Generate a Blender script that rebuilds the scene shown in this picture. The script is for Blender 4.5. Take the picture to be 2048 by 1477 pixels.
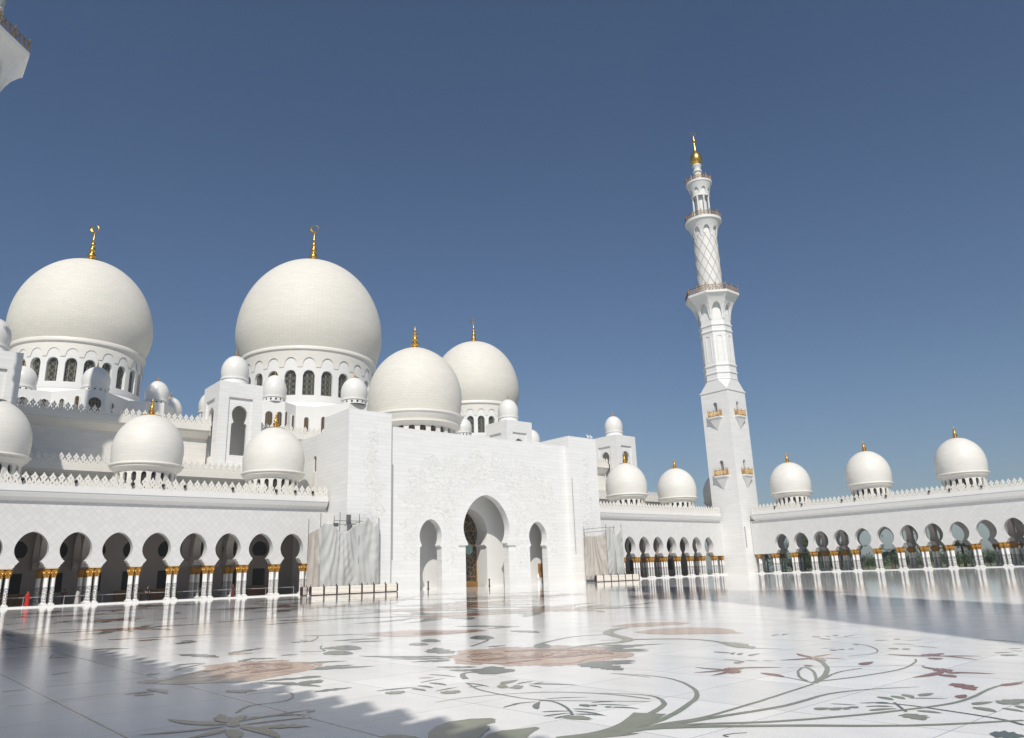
import bpy, bmesh, math, random
from mathutils import Vector, Matrix
from mathutils.geometry import tessellate_polygon
random.seed(7)
R = math.radians
PI = math.pi
sc = bpy.context.scene
for o in list(bpy.data.objects): bpy.data.objects.remove(o)

HAZE = 0.00036
# ------------------------------------------------------------ camera
CAM = (0.0, 0.0, 1.734)
F_PX, YAW, PITCH, ROLL = 1484.6, 0.71449, 0.27020, -0.03586
cd = bpy.data.cameras.new('camera'); cam = bpy.data.objects.new('camera', cd); sc.collection.objects.link(cam)
cd.sensor_fit = 'HORIZONTAL'; cd.sensor_width = 36.0; cd.lens = 36.0 * F_PX / 2048.0
cd.clip_start = 0.05; cd.clip_end = 6000
fw = Vector((math.sin(YAW) * math.cos(PITCH), math.cos(YAW) * math.cos(PITCH), math.sin(PITCH)))
rt = Vector((math.cos(YAW), -math.sin(YAW), 0)); up = rt.cross(fw)
rt2 = math.cos(ROLL) * rt + math.sin(ROLL) * up; up2 = -math.sin(ROLL) * rt + math.cos(ROLL) * up
m = Matrix.Identity(4)
for i in range(3):
    m[i][0] = rt2[i]; m[i][1] = up2[i]; m[i][2] = -fw[i]; m[i][3] = CAM[i]
cam.matrix_world = m
sc.camera = cam

# ------------------------------------------------------------ sky and sun
SUN = Vector((0.78, 1.0, -1.31)).normalized()          # direction in which the light travels
sun_el = math.asin(-SUN.z); sun_az = math.atan2(-SUN.x, -SUN.y)   # azimuth of the sun, clockwise from +Y
w = bpy.data.worlds.new("World"); sc.world = w; w.use_nodes = True
nt = w.node_tree; bg = nt.nodes['Background']
sky = nt.nodes.new('ShaderNodeTexSky'); sky.sky_type = 'NISHITA'; sky.sun_disc = False
sky.sun_elevation = sun_el; sky.sun_rotation = sun_az
sky.altitude = 0; sky.air_density = 1.0; sky.dust_density = 0.9; sky.ozone_density = 6.5
nt.links.new(sky.outputs[0], bg.inputs[0]); bg.inputs[1].default_value = 0.072
sl = bpy.data.lights.new('sun', 'SUN'); sl.energy = 4.3; sl.angle = R(0.5); sl.color = (1.0, 0.955, 0.88)
so = bpy.data.objects.new('sun', sl); sc.collection.objects.link(so)
so.rotation_euler = SUN.to_track_quat('-Z', 'Y').to_euler(); so.location = (0, 0, 200)
sc.view_settings.view_transform = 'Standard'; sc.view_settings.look = 'None'
sc.view_settings.exposure = 0.0; sc.view_settings.gamma = 1.0
sc.render.engine = 'CYCLES'
sc.cycles.max_bounces = 8; sc.cycles.diffuse_bounces = 4; sc.cycles.glossy_bounces = 3

# ------------------------------------------------------------ materials
def newmat(name):
    mt = bpy.data.materials.new(name); mt.use_nodes = True
    return mt, mt.node_tree, mt.node_tree.nodes['Principled BSDF']
def N(t, typ, **kw):
    n = t.nodes.new(typ)
    for k, v in kw.items(): setattr(n, k, v)
    return n
def math_(t, op, a, b=None, c=None):
    n = N(t, 'ShaderNodeMath', operation=op)
    for i, v in enumerate((a, b, c)):
        if v is None: continue
        if hasattr(v, 'links'): t.links.new(v, n.inputs[i])
        else: n.inputs[i].default_value = v
    return n.outputs[0]
def mixc(t, fac, a, b, blend='MIX'):
    n = N(t, 'ShaderNodeMix', data_type='RGBA', blend_type=blend)
    for i, v in ((0, fac), (6, a), (7, b)):
        if hasattr(v, 'links'): t.links.new(v, n.inputs[i])
        else: n.inputs[i].default_value = v if i == 0 else (v if len(v) == 4 else (*v, 1))
    return n.outputs[2]
def wallcoord(t, rot45=False):
    """2D coordinates on any upright wall, from where the wall stands and which way it faces"""
    g = N(t, 'ShaderNodeNewGeometry'); sp = N(t, 'ShaderNodeSeparateXYZ'); t.links.new(g.outputs['Position'], sp.inputs[0])
    sn = N(t, 'ShaderNodeSeparateXYZ'); t.links.new(g.outputs['True Normal'], sn.inputs[0])
    fx = math_(t, 'GREATER_THAN', math_(t, 'ABSOLUTE', sn.outputs[0]), 0.6)
    u = math_(t, 'ADD', math_(t, 'MULTIPLY', sp.outputs[1], fx), math_(t, 'MULTIPLY', sp.outputs[0], math_(t, 'SUBTRACT', 1.0, fx)))
    cb = N(t, 'ShaderNodeCombineXYZ'); t.links.new(u, cb.inputs[0]); t.links.new(sp.outputs[2], cb.inputs[1])
    if rot45:
        vr = N(t, 'ShaderNodeVectorRotate', rotation_type='Z_AXIS'); t.links.new(cb.outputs[0], vr.inputs[0]); vr.inputs['Angle'].default_value = PI / 4
        return vr.outputs[0]
    return cb.outputs[0]
def marble(name, col, joint, var, bw, bh, diamond=False, rough=0.38, jsize=0.02, dome=False, streak=0.05, offset=0.5):
    mt, t, p = newmat(name)
    if dome:
        tc = N(t, 'ShaderNodeTexCoord'); sp = N(t, 'ShaderNodeSeparateXYZ'); t.links.new(tc.outputs['Object'], sp.inputs[0])
        ang = math_(t, 'ARCTAN2', sp.outputs[1], sp.outputs[0])
        cb = N(t, 'ShaderNodeCombineXYZ'); t.links.new(math_(t, 'MULTIPLY', ang, 10.0), cb.inputs[0]); t.links.new(sp.outputs[2], cb.inputs[1])
        co = cb.outputs[0]
    else: co = wallcoord(t, diamond)
    br = N(t, 'ShaderNodeTexBrick'); t.links.new(co, br.inputs[0])
    br.offset = 0.0 if diamond else offset
    br.inputs['Scale'].default_value = 1.0; br.inputs['Brick Width'].default_value = bw; br.inputs['Row Height'].default_value = bh
    br.inputs['Mortar Size'].default_value = jsize; br.inputs['Mortar Smooth'].default_value = 0.3; br.inputs['Bias'].default_value = 0.0
    c1 = tuple(min(1, c * (1 + var)) for c in col); c2 = tuple(c * (1 - var) for c in col)
    br.inputs['Color1'].default_value = (*c1, 1); br.inputs['Color2'].default_value = (*c2, 1); br.inputs['Mortar'].default_value = (*joint, 1)
    nz = N(t, 'ShaderNodeTexNoise'); nz.inputs['Scale'].default_value = 1.0; nz.inputs['Detail'].default_value = 5
    mp = N(t, 'ShaderNodeMapping'); mp.inputs['Scale'].default_value = (0.25, 1.6, 1); t.links.new(co, mp.inputs[0]); t.links.new(mp.outputs[0], nz.inputs[0])
    k = math_(t, 'MULTIPLY_ADD', nz.outputs[0], streak * 2, 1 - streak)
    c = mixc(t, 1.0, br.outputs[0], (1, 1, 1), 'MULTIPLY')
    vm = N(t, 'ShaderNodeVectorMath', operation='SCALE'); t.links.new(br.outputs[0], vm.inputs[0]); t.links.new(k, vm.inputs['Scale'])
    t.links.new(vm.outputs[0], p.inputs['Base Color'])
    p.inputs['Roughness'].default_value = rough; p.inputs['Specular IOR Level'].default_value = 0.3
    bp = N(t, 'ShaderNodeBump'); bp.inputs['Strength'].default_value = 0.25; bp.inputs['Distance'].default_value = 0.02
    t.links.new(br.outputs['Fac'], bp.inputs['Height']); bp.invert = True; t.links.new(bp.outputs[0], p.inputs['Normal'])
    return mt
def plain(name, col, rough=0.5, metal=0.0, spec=0.3, noise=0.0, scale=3.0, bump=0.0):
    mt, t, p = newmat(name)
    p.inputs['Base Color'].default_value = (*col, 1); p.inputs['Roughness'].default_value = rough; p.inputs['Metallic'].default_value = metal
    p.inputs['Specular IOR Level'].default_value = spec
    if noise or bump:
        tc = N(t, 'ShaderNodeTexCoord'); nz = N(t, 'ShaderNodeTexNoise'); nz.inputs['Scale'].default_value = scale; nz.inputs['Detail'].default_value = 4
        t.links.new(tc.outputs['Object'], nz.inputs[0])
        if noise:
            t.links.new(mixc(t, nz.outputs[0], tuple(c * (1 - noise) for c in col), tuple(min(1, c * (1 + noise)) for c in col)), p.inputs['Base Color'])
        if bump:
            b = N(t, 'ShaderNodeBump'); b.inputs['Strength'].default_value = bump; b.inputs['Distance'].default_value = 0.05
            t.links.new(nz.outputs[0], b.inputs['Height']); t.links.new(b.outputs[0], p.inputs['Normal'])
    return mt
M = {}
M['wall'] = marble('marble_blocks', (0.755, 0.75, 0.73), (0.63, 0.63, 0.615), 0.026, 2.9, 0.62, jsize=0.022, streak=0.06)
M['tile'] = marble('marble_diamond_tiles', (0.625, 0.62, 0.605), (0.52, 0.52, 0.515), 0.035, 0.66, 0.66, diamond=True, jsize=0.022, streak=0.03)
M['tier'] = marble('marble_cream_blocks', (0.69, 0.665, 0.62), (0.59, 0.57, 0.54), 0.035, 1.3, 0.6, jsize=0.02, streak=0.05)
M['plainw'] = plain('marble_plain', (0.72, 0.715, 0.695), 0.4, noise=0.05, scale=0.8)
M['cream'] = plain('marble_cream', (0.71, 0.685, 0.63), 0.42, noise=0.05, scale=0.8)
M['bigdome'] = marble('dome_marble_courses', (0.69, 0.66, 0.59), (0.595, 0.57, 0.515), 0.03, 1.1, 0.55, dome=True, rough=0.62, jsize=0.03, streak=0.04)
M['smalldome'] = marble('small_dome_marble', (0.70, 0.68, 0.63), (0.64, 0.62, 0.58), 0.025, 2.3, 0.42, dome=True, rough=0.5, jsize=0.02, streak=0.04)
M['whitedome'] = plain('turret_dome_marble', (0.71, 0.70, 0.67), 0.3, spec=0.4, noise=0.03, scale=1.0)
M['gold'] = plain('gold_leaf', (0.72, 0.44, 0.09), 0.34, metal=1.0, noise=0.1, scale=4)
M['bronze'] = plain('bronze_railing', (0.32, 0.21, 0.10), 0.45, metal=0.75, noise=0.25, scale=5)
M['dark'] = plain('dark_interior', (0.03, 0.03, 0.03), 0.7)
M['slot'] = plain('groove_shade_and_core', (0.32, 0.32, 0.315), 0.6)  # shade inside grooves put into a grey; also colours the minaret core
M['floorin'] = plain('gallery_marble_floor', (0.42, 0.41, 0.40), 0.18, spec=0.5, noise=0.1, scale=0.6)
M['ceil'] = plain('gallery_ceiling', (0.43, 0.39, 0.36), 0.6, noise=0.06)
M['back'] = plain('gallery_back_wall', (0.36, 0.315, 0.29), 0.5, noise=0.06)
M['brown'] = plain('brown_panel', (0.34, 0.17, 0.06), 0.45, noise=0.3, scale=2)
M['black'] = plain('black_metal', (0.015, 0.015, 0.016), 0.35)
M['rail'] = plain('pale_rope', (0.40, 0.40, 0.42), 0.5)
# gold capital: palm fronds as crossing ribs
mt, t, p = newmat('gilded_capital')
tc = N(t, 'ShaderNodeTexCoord'); sp = N(t, 'ShaderNodeSeparateXYZ'); t.links.new(tc.outputs['Object'], sp.inputs[0])
a = math_(t, 'MULTIPLY', math_(t, 'ARCTAN2', sp.outputs[1], sp.outputs[0]), 8 / (2 * PI))
z = math_(t, 'MULTIPLY', sp.outputs[2], 3.0)
l1 = math_(t, 'PINGPONG', math_(t, 'ADD', a, z), 0.5); l2 = math_(t, 'PINGPONG', math_(t, 'SUBTRACT', a, z), 0.5)
hh = math_(t, 'MULTIPLY', math_(t, 'MINIMUM', l1, l2), 2.0)
bp = N(t, 'ShaderNodeBump'); bp.inputs['Strength'].default_value = 1.0; bp.inputs['Distance'].default_value = 0.12
t.links.new(hh, bp.inputs['Height']); t.links.new(bp.outputs[0], p.inputs['Normal'])
t.links.new(mixc(t, math_(t, 'POWER', hh, 0.6), (0.30, 0.12, 0.02), (0.80, 0.44, 0.07)), p.inputs['Base Color'])
p.inputs['Metallic'].default_value = 0.6; p.inputs['Roughness'].default_value = 0.42
M['capital'] = mt
# column shaft: white marble with small dark inlaid flowers on its lower part
mt, t, p = newmat('inlaid_column')
tc = N(t, 'ShaderNodeTexCoord'); sp = N(t, 'ShaderNodeSeparateXYZ'); t.links.new(tc.outputs['Object'], sp.inputs[0])
cb = N(t, 'ShaderNodeCombineXYZ'); t.links.new(math_(t, 'MULTIPLY', math_(t, 'ARCTAN2', sp.outputs[1], sp.outputs[0]), 0.2), cb.inputs[0]); t.links.new(sp.outputs[2], cb.inputs[1])
vo = N(t, 'ShaderNodeTexVoronoi', voronoi_dimensions='2D'); vo.inputs['Scale'].default_value = 6.5; vo.inputs['Randomness'].default_value = 0.55; t.links.new(cb.outputs[0], vo.inputs[0])
spot = math_(t, 'MULTIPLY', math_(t, 'LESS_THAN', vo.outputs['Distance'], 0.36), math_(t, 'LESS_THAN', sp.outputs[2], 2.15))
t.links.new(mixc(t, spot, (0.80, 0.79, 0.77), (0.08, 0.07, 0.065)), p.inputs['Base Color']); p.inputs['Roughness'].default_value = 0.3
M['shaft'] = mt
# lattice windows
def lattice(name, glass, bars, sc_, width=0.16, curved=False):
    mt, t, p = newmat(name)
    co = wallcoord(t)
    if curved:
        g = N(t, 'ShaderNodeTexCoord'); s2 = N(t, 'ShaderNodeSeparateXYZ'); t.links.new(g.outputs['Object'], s2.inputs[0])
        cb = N(t, 'ShaderNodeCombineXYZ'); t.links.new(s2.outputs[0], cb.inputs[0]); t.links.new(s2.outputs[2], cb.inputs[1]); co = cb.outputs[0]
    sp = N(t, 'ShaderNodeSeparateXYZ'); t.links.new(co, sp.inputs[0])
    u = math_(t, 'MULTIPLY', sp.outputs[0], sc_); v = math_(t, 'MULTIPLY', sp.outputs[1], sc_ * 0.75)
    a1 = math_(t, 'PINGPONG', math_(t, 'ADD', u, v), 0.5); a2 = math_(t, 'PINGPONG', math_(t, 'SUBTRACT', u, v), 0.5); a3 = math_(t, 'PINGPONG', u, 0.5)
    mn = math_(t, 'MINIMUM', math_(t, 'MINIMUM', a1, a2), a3)
    bar = math_(t, 'LESS_THAN', mn, width * 0.5)
    t.links.new(mixc(t, bar, glass, bars), p.inputs['Base Color'])
    t.links.new(math_(t, 'MULTIPLY_ADD', bar, 0.4, 0.15), p.inputs['Roughness'])
    return mt
M['lat'] = lattice('lattice_window', (0.03, 0.035, 0.03), (0.22, 0.19, 0.13), 1.0, 0.10)
M['latg'] = lattice('bronze_lattice_window', (0.02, 0.018, 0.014), (0.19, 0.125, 0.06), 2.0, 0.18)
# great door: dark glass with golden vines
mt, t, p = newmat('door_tracery')
co = wallcoord(t)
nz = N(t, 'ShaderNodeTexNoise'); nz.inputs['Scale'].default_value = 0.5; t.links.new(co, nz.inputs[0])
va = N(t, 'ShaderNodeVectorMath', operation='MULTIPLY_ADD'); t.links.new(nz.outputs['Color'], va.inputs[0]); va.inputs[1].default_value = (1.2, 1.2, 0); t.links.new(co, va.inputs[2])
vo = N(t, 'ShaderNodeTexVoronoi', voronoi_dimensions='2D', feature='DISTANCE_TO_EDGE'); vo.inputs['Scale'].default_value = 1.2; t.links.new(va.outputs[0], vo.inputs[0])
ln = math_(t, 'LESS_THAN', vo.outputs['Distance'], 0.032)
t.links.new(mixc(t, ln, (0.03, 0.018, 0.01), (0.38, 0.26, 0.13)), p.inputs['Base Color']); p.inputs['Roughness'].default_value = 0.25
M['door'] = mt
M['aqua'] = plain('aqua_glass', (0.22, 0.34, 0.30), 0.2)
M['frame'] = plain('bronze_frame', (0.30, 0.16, 0.05), 0.4, metal=0.3)
M['tarp'] = plain('grey_tarpaulin', (0.46, 0.46, 0.44), 0.55, noise=0.16, scale=0.7, bump=0.3)
M['tarpb'] = plain('beige_tarpaulin', (0.45, 0.415, 0.375), 0.55, noise=0.16, scale=0.7, bump=0.3)
M['pole'] = plain('scaffold_tube', (0.20, 0.20, 0.19), 0.4, metal=0.6)
M['barw'] = plain('cream_barrier_plastic', (0.78, 0.73, 0.64), 0.45, noise=0.1, scale=2)
M['barr'] = plain('maroon_barrier_frame', (0.035, 0.012, 0.014), 0.5)
M['lamp'] = plain('black_floodlight', (0.012, 0.012, 0.012), 0.3)

# courtyard floor
def floormat():
    mt, t, p = newmat('courtyard_marble')
    g = N(t, 'ShaderNodeNewGeometry'); sp = N(t, 'ShaderNodeSeparateXYZ'); t.links.new(g.outputs['Position'], sp.inputs[0])
    def joint(s, off, per, wd):
        f = math_(t, 'FRACT', math_(t, 'DIVIDE', math_(t, 'SUBTRACT', s, off), per)); d = math_(t, 'MULTIPLY', math_(t, 'MINIMUM', f, math_(t, 'SUBTRACT', 1.0, f)), per)
        return math_(t, 'LESS_THAN', d, wd)
    big = math_(t, 'MULTIPLY', joint(sp.outputs[0], 2.77, 2.07, 0.016), math_(t, 'LESS_THAN', sp.outputs[0], 5.5))
    fine = math_(t, 'MAXIMUM', joint(sp.outputs[0], 2.77, 2.07, 0.007), joint(sp.outputs[1], 12.74, 1.84, 0.006))
    nz = N(t, 'ShaderNodeTexNoise'); nz.inputs['Scale'].default_value = 1.0; nz.inputs['Detail'].default_value = 8; nz.inputs['Roughness'].default_value = 0.65; nz.inputs['Distortion'].default_value = 0.6
    mp = N(t, 'ShaderNodeMapping'); mp.inputs['Rotation'].default_value = (0, 0, 0.7); mp.inputs['Scale'].default_value = (1.0, 0.45, 1); t.links.new(g.outputs['Position'], mp.inputs[0]); t.links.new(mp.outputs[0], nz.inputs[0])
    fl = N(t, 'ShaderNodeTexNoise'); fl.inputs['Scale'].default_value = 34; fl.inputs['Detail'].default_value = 5; t.links.new(g.outputs['Position'], fl.inputs[0])
    cr = N(t, 'ShaderNodeValToRGB'); t.links.new(nz.outputs[0], cr.inputs[0])
    cr.color_ramp.elements[0].position = 0.30; cr.color_ramp.elements[0].color = (0.79, 0.775, 0.75, 1)
    cr.color_ramp.elements[1].position = 0.62; cr.color_ramp.elements[1].color = (0.90, 0.885, 0.86, 1)
    vm = N(t, 'ShaderNodeVectorMath', operation='SCALE'); t.links.new(cr.outputs[0], vm.inputs[0]); t.links.new(math_(t, 'MULTIPLY_ADD', fl.outputs[0], 0.44, 0.78), vm.inputs['Scale'])
    # whole slabs differ a little in tone
    fx = math_(t, 'FLOOR', math_(t, 'DIVIDE', math_(t, 'SUBTRACT', sp.outputs[0], 2.77), 2.07)); fy = math_(t, 'FLOOR', math_(t, 'DIVIDE', math_(t, 'SUBTRACT', sp.outputs[1], 12.74), 1.84))
    cb = N(t, 'ShaderNodeCombineXYZ'); t.links.new(fx, cb.inputs[0]); t.links.new(fy, cb.inputs[1])
    wn = N(t, 'ShaderNodeTexWhiteNoise', noise_dimensions='2D'); t.links.new(cb.outputs[0], wn.inputs[0])
    v2 = N(t, 'ShaderNodeVectorMath', operation='SCALE'); t.links.new(vm.outputs[0], v2.inputs[0]); t.links.new(math_(t, 'MULTIPLY_ADD', wn.outputs['Value'], 0.10, 0.93), v2.inputs['Scale'])
    c = mixc(t, fine, v2.outputs[0], (0.30, 0.305, 0.31)); c = mixc(t, big, c, (0.06, 0.06, 0.06))
    t.links.new(c, p.inputs['Base Color'])
    return mt, t, p, g, wn
def polish(t, p, g, wn):
    """polished stone that is not quite flat: reflections break into streaks"""
    n1 = N(t, 'ShaderNodeTexNoise'); n1.inputs['Scale'].default_value = 1.3; n1.inputs['Detail'].default_value = 2.5; t.links.new(g.outputs['Position'], n1.inputs[0])
    n2 = N(t, 'ShaderNodeTexNoise'); n2.inputs['Scale'].default_value = 7.0; n2.inputs['Detail'].default_value = 2.0; t.links.new(g.outputs['Position'], n2.inputs[0])
    hsum = math_(t, 'MULTIPLY_ADD', n2.outputs[0], 0.16, n1.outputs[0])
    b = N(t, 'ShaderNodeBump'); b.inputs['Strength'].default_value = 1.0; b.inputs['Distance'].default_value = 0.0024; t.links.new(hsum, b.inputs['Height'])
    t.links.new(b.outputs[0], p.inputs['Normal'])
    # a worn polish: it mirrors only at the flattest angles
    dt = N(t, 'ShaderNodeVectorMath', operation='DOT_PRODUCT'); t.links.new(g.outputs['Incoming'], dt.inputs[0]); t.links.new(g.outputs['True Normal'], dt.inputs[1])
    mr = N(t, 'ShaderNodeMapRange'); t.links.new(dt.outputs['Value'], mr.inputs[0]); mr.inputs[1].default_value = 0.015; mr.inputs[2].default_value = 0.20; mr.inputs[3].default_value = 0.045; mr.inputs[4].default_value = 0.32
    t.links.new(mr.outputs[0], p.inputs['Roughness']); p.inputs['IOR'].default_value = 1.33; p.inputs['Specular IOR Level'].default_value = 0.42
mt, t, p, g, wn = floormat(); polish(t, p, g, wn); M['floor'] = mt
def inlay(name, c1, c2):
    mt, t, p = newmat(name); g = N(t, 'ShaderNodeNewGeometry')
    nz = N(t, 'ShaderNodeTexNoise'); nz.inputs['Scale'].default_value = 5; nz.inputs['Detail'].default_value = 6; t.links.new(g.outputs['Position'], nz.inputs[0])
    t.links.new(mixc(t, nz.outputs[0], c1, c2), p.inputs['Base Color']); polish(t, p, g, None); return mt
M['g'] = inlay('green_grey_inlay', (0.15, 0.16, 0.11), (0.30, 0.31, 0.23))
M['d'] = inlay('dark_green_inlay', (0.06, 0.08, 0.07), (0.14, 0.165, 0.15))
M['r'] = inlay('maroon_inlay', (0.17, 0.05, 0.03), (0.34, 0.14, 0.085))
M['p'] = inlay('peach_inlay', (0.42, 0.26, 0.18), (0.58, 0.41, 0.30))
M['t'] = inlay('tan_inlay', (0.27, 0.21, 0.13), (0.39, 0.33, 0.23))

# ------------------------------------------------------------ mesh helpers
class MB:
    def __init__(s): s.v = []; s.f = []; s.mi = []; s.cur = 0
    def add(s, vs, fs):
        b = len(s.v); s.v.extend([tuple(q) for q in vs]); s.f.extend([tuple(b + i for i in f) for f in fs]); s.mi.extend([s.cur] * len(fs))
    def box(s, x0, x1, y0, y1, z0, z1):
        s.add([(x0, y0, z0), (x1, y0, z0), (x1, y1, z0), (x0, y1, z0), (x0, y0, z1), (x1, y0, z1), (x1, y1, z1), (x0, y1, z1)],
              [(0, 3, 2, 1), (4, 5, 6, 7), (0, 1, 5, 4), (1, 2, 6, 5), (2, 3, 7, 6), (3, 0, 4, 7)])
    def prism(s, pts, z0, z1, cap=True):
        n = len(pts); vs = [(x, y, z0) for x, y in pts] + [(x, y, z1) for x, y in pts]
        fs = [(i, (i + 1) % n, n + (i + 1) % n, n + i) for i in range(n)]
        s.add(vs, fs)
        if cap:
            tr = tessellate_polygon([[Vector((x, y, 0)) for x, y in pts]])
            s.add([(x, y, z1) for x, y in pts], tr); s.add([(x, y, z0) for x, y in pts], [q[::-1] for q in tr])
    def slab(s, loops, axis, p0, p1, off=0.0, scale=1.0):
        """upright slab: loops of (s, z), first the outline and then holes; axis 'Y' stands at y = p0..p1, 'X' at x = p0..p1"""
        flat = [q for l in loops for q in l]
        tr = tessellate_polygon([[Vector((a, b, 0)) for a, b in l] for l in loops])
        P = (lambda a, b, d: (a, d, b)) if axis == 'Y' else (lambda a, b, d: (d, a, b))
        s.add([P(a, b, p0) for a, b in flat], tr); s.add([P(a, b, p1) for a, b in flat], [q[::-1] for q in tr])
        for l in loops:
            n = len(l)
            s.add([P(a, b, p0) for a, b in l] + [P(a, b, p1) for a, b in l], [(i, (i + 1) % n, n + (i + 1) % n, n + i) for i in range(n)])
    def lathe(s, prof, c=(0, 0, 0), n=48, fn=None, arc=None):
        a0, a1 = arc if arc else (0, 2 * PI); full = arc is None
        m_ = n if full else n + 1; vs = []
        for r, z in prof:
            for i in range(m_):
                a = a0 + (a1 - a0) * i / n; rr = r * (fn(a) if fn else 1)
                vs.append((c[0] + rr * math.cos(a), c[1] + rr * math.sin(a), c[2] + z))
        fs = []
        for j in range(len(prof) - 1):
            for i in range(n):
                i2 = (i + 1) % m_; fs.append((j * m_ + i, j * m_ + i2, (j + 1) * m_ + i2, (j + 1) * m_ + i))
        s.add(vs, fs)
    def tube(s, pts, r, n=6, r1=None, closed=False):
        pts = [Vector(q) for q in pts]; k = len(pts); vs = []
        for i, q in enumerate(pts):
            d = (pts[(i + 1) % k] - pts[i - 1]) if closed else (pts[min(i + 1, k - 1)] - pts[max(i - 1, 0)])
            d.normalize(); a = d.orthogonal().normalized() if abs(d.z) > 0.95 else Vector((0, 0, 1)).cross(d).normalized(); b = d.cross(a)
            rr = r if r1 is None else r + (r1 - r) * i / (k - 1)
            for j in range(n):
                t_ = 2 * PI * j / n; vs.append(q + a * math.cos(t_) * rr + b * math.sin(t_) * rr)
        fs = []
        for i in range(k if closed else k - 1):
            i2 = (i + 1) % k
            for j in range(n): fs.append((i * n + j, i * n + (j + 1) % n, i2 * n + (j + 1) % n, i2 * n + j))
        if not closed: fs += [tuple(range(n))[::-1], tuple((k - 1) * n + j for j in range(n))]
        s.add(vs, fs)
    def sphere(s, c, r, nu=12, nv=8, sz=1.0):
        pr = [(max(1e-4, r * math.sin(PI * j / nv)), -r * sz * math.cos(PI * j / nv)) for j in range(nv + 1)]
        s.lathe(pr, c, nu)
WL = {}
def link(name, mb, mats, parent=None, loc=(0, 0, 0), smooth=False, recalc=True):
    me = bpy.data.meshes.new(name); L = Vector(loc)
    me.from_pydata([(a - L.x, b - L.y, c - L.z) for a, b, c in mb.v], [], mb.f)
    mats = mats if isinstance(mats, (list, tuple)) else [mats]
    for q in mats: me.materials.append(M[q] if isinstance(q, str) else q)
    if len(mats) > 1:
        for p, i in zip(me.polygons, mb.mi): p.material_index = i
    bm = bmesh.new(); bm.from_mesh(me); bmesh.ops.remove_doubles(bm, verts=bm.verts, dist=1e-4)
    if recalc: bmesh.ops.recalc_face_normals(bm, faces=bm.faces)
    bm.to_mesh(me); bm.free()
    if smooth:
        for p in me.polygons: p.use_smooth = True
        me.set_sharp_from_angle(angle=R(38))
    o = bpy.data.objects.new(name, me); sc.collection.objects.link(o)
    put(o, parent, L); return o
def put(o, parent, L):
    WL[o.name] = Vector(L)
    if parent: o.parent = parent; o.location = Vector(L) - WL[parent.name]
    else: o.location = L
def empty(name, label, cat, loc, group=None):
    o = bpy.data.objects.new(name, None); o.empty_display_size = 0.5; sc.collection.objects.link(o); put(o, None, Vector(loc)); tag(o, label, cat, group); return o
def tag(o, label=None, cat=None, group=None, kind=None):
    for k, v in (('label', label), ('category', cat), ('group', group), ('kind', kind)):
        if v: o[k] = v
    return o
def dupe(src, parent, L, rz=0.0):
    c = src.copy(); sc.collection.objects.link(c); c.parent = None; put(c, parent, Vector(L)); c.rotation_euler = (0, 0, rz)
    for ch in src.children:
        d = ch.copy(); sc.collection.objects.link(d); d.parent = c; d.location = ch.location
    return c

def oct_fn(a): return math.cos(PI / 8) / math.cos(((a + 0.0) % (PI / 4)) - PI / 8) if True else 1
# octagon with faces square to the axes: vertices at 22.5 deg + k*45
def octa(a): return math.cos(PI / 8) / math.cos(((a + PI / 8) % (PI / 4)) - PI / 8)

def onion(rb=0.90, zm=0.42, h=1.58, n=26, tip=0.0):
    pr = []
    for i in range(10):
        t = i / 10; pr.append((rb + (1 - rb) * math.sin(t * PI / 2), zm * t))
    for i in range(n + 1):
        a = i / n * PI / 2; c_ = math.cos(a)
        pr.append((max(c_, 1e-3) if i < n else 1e-3, zm + (h - zm) * (math.sin(a) + tip * (a / (PI / 2)) ** 6)))
    return pr
def finial(mb, c, s, crescent=False, yaw=0.75, fat=1.0):
    """stacked golden balls on a spreading plate"""
    pr = [(1.25, -0.10), (1.28, 0.0), (0.95, 0.07), (0.60, 0.14), (0.38, 0.30), (0.30, 0.48), (0.42, 0.62), (0.45, 0.75), (0.36, 0.92), (0.20, 1.0),
          (0.17, 1.08), (0.28, 1.16), (0.34, 1.32), (0.28, 1.48), (0.15, 1.56), (0.13, 1.64), (0.22, 1.72), (0.26, 1.84), (0.21, 1.97), (0.10, 2.05), (0.09, 2.15), (0.15, 2.24), (0.16, 2.32), (0.10, 2.42), (0.05, 2.55), (0.03, 2.85), (0.005, 3.0)]
    mb.lathe([(r * s * fat, z * s) for r, z in pr], c, 20)
    if crescent:
        cz = c[2] + 3.0 * s + 0.38 * s; pts = []
        d = Vector((math.cos(yaw), -math.sin(yaw), 0))
        for i in range(25):
            a = PI / 2 + 0.25 + i / 24 * (2 * PI - 0.5); pts.append(Vector((c[0], c[1], cz)) + d * math.cos(a) * 0.34 * s + Vector((0, 0, math.sin(a) * 0.34 * s)))
        n = len(pts)
        for i in range(n - 1):
            k = 0.045 + 0.10 * max(0, math.cos((i / (n - 1)) * 2 * PI - PI * 0.55))
            mb.tube([pts[i], pts[i + 1]], k * s * 0.8, 6)
def cells(n, w):   # angular subdivision of one arcade cell: piers and opening
    return n, w
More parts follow.
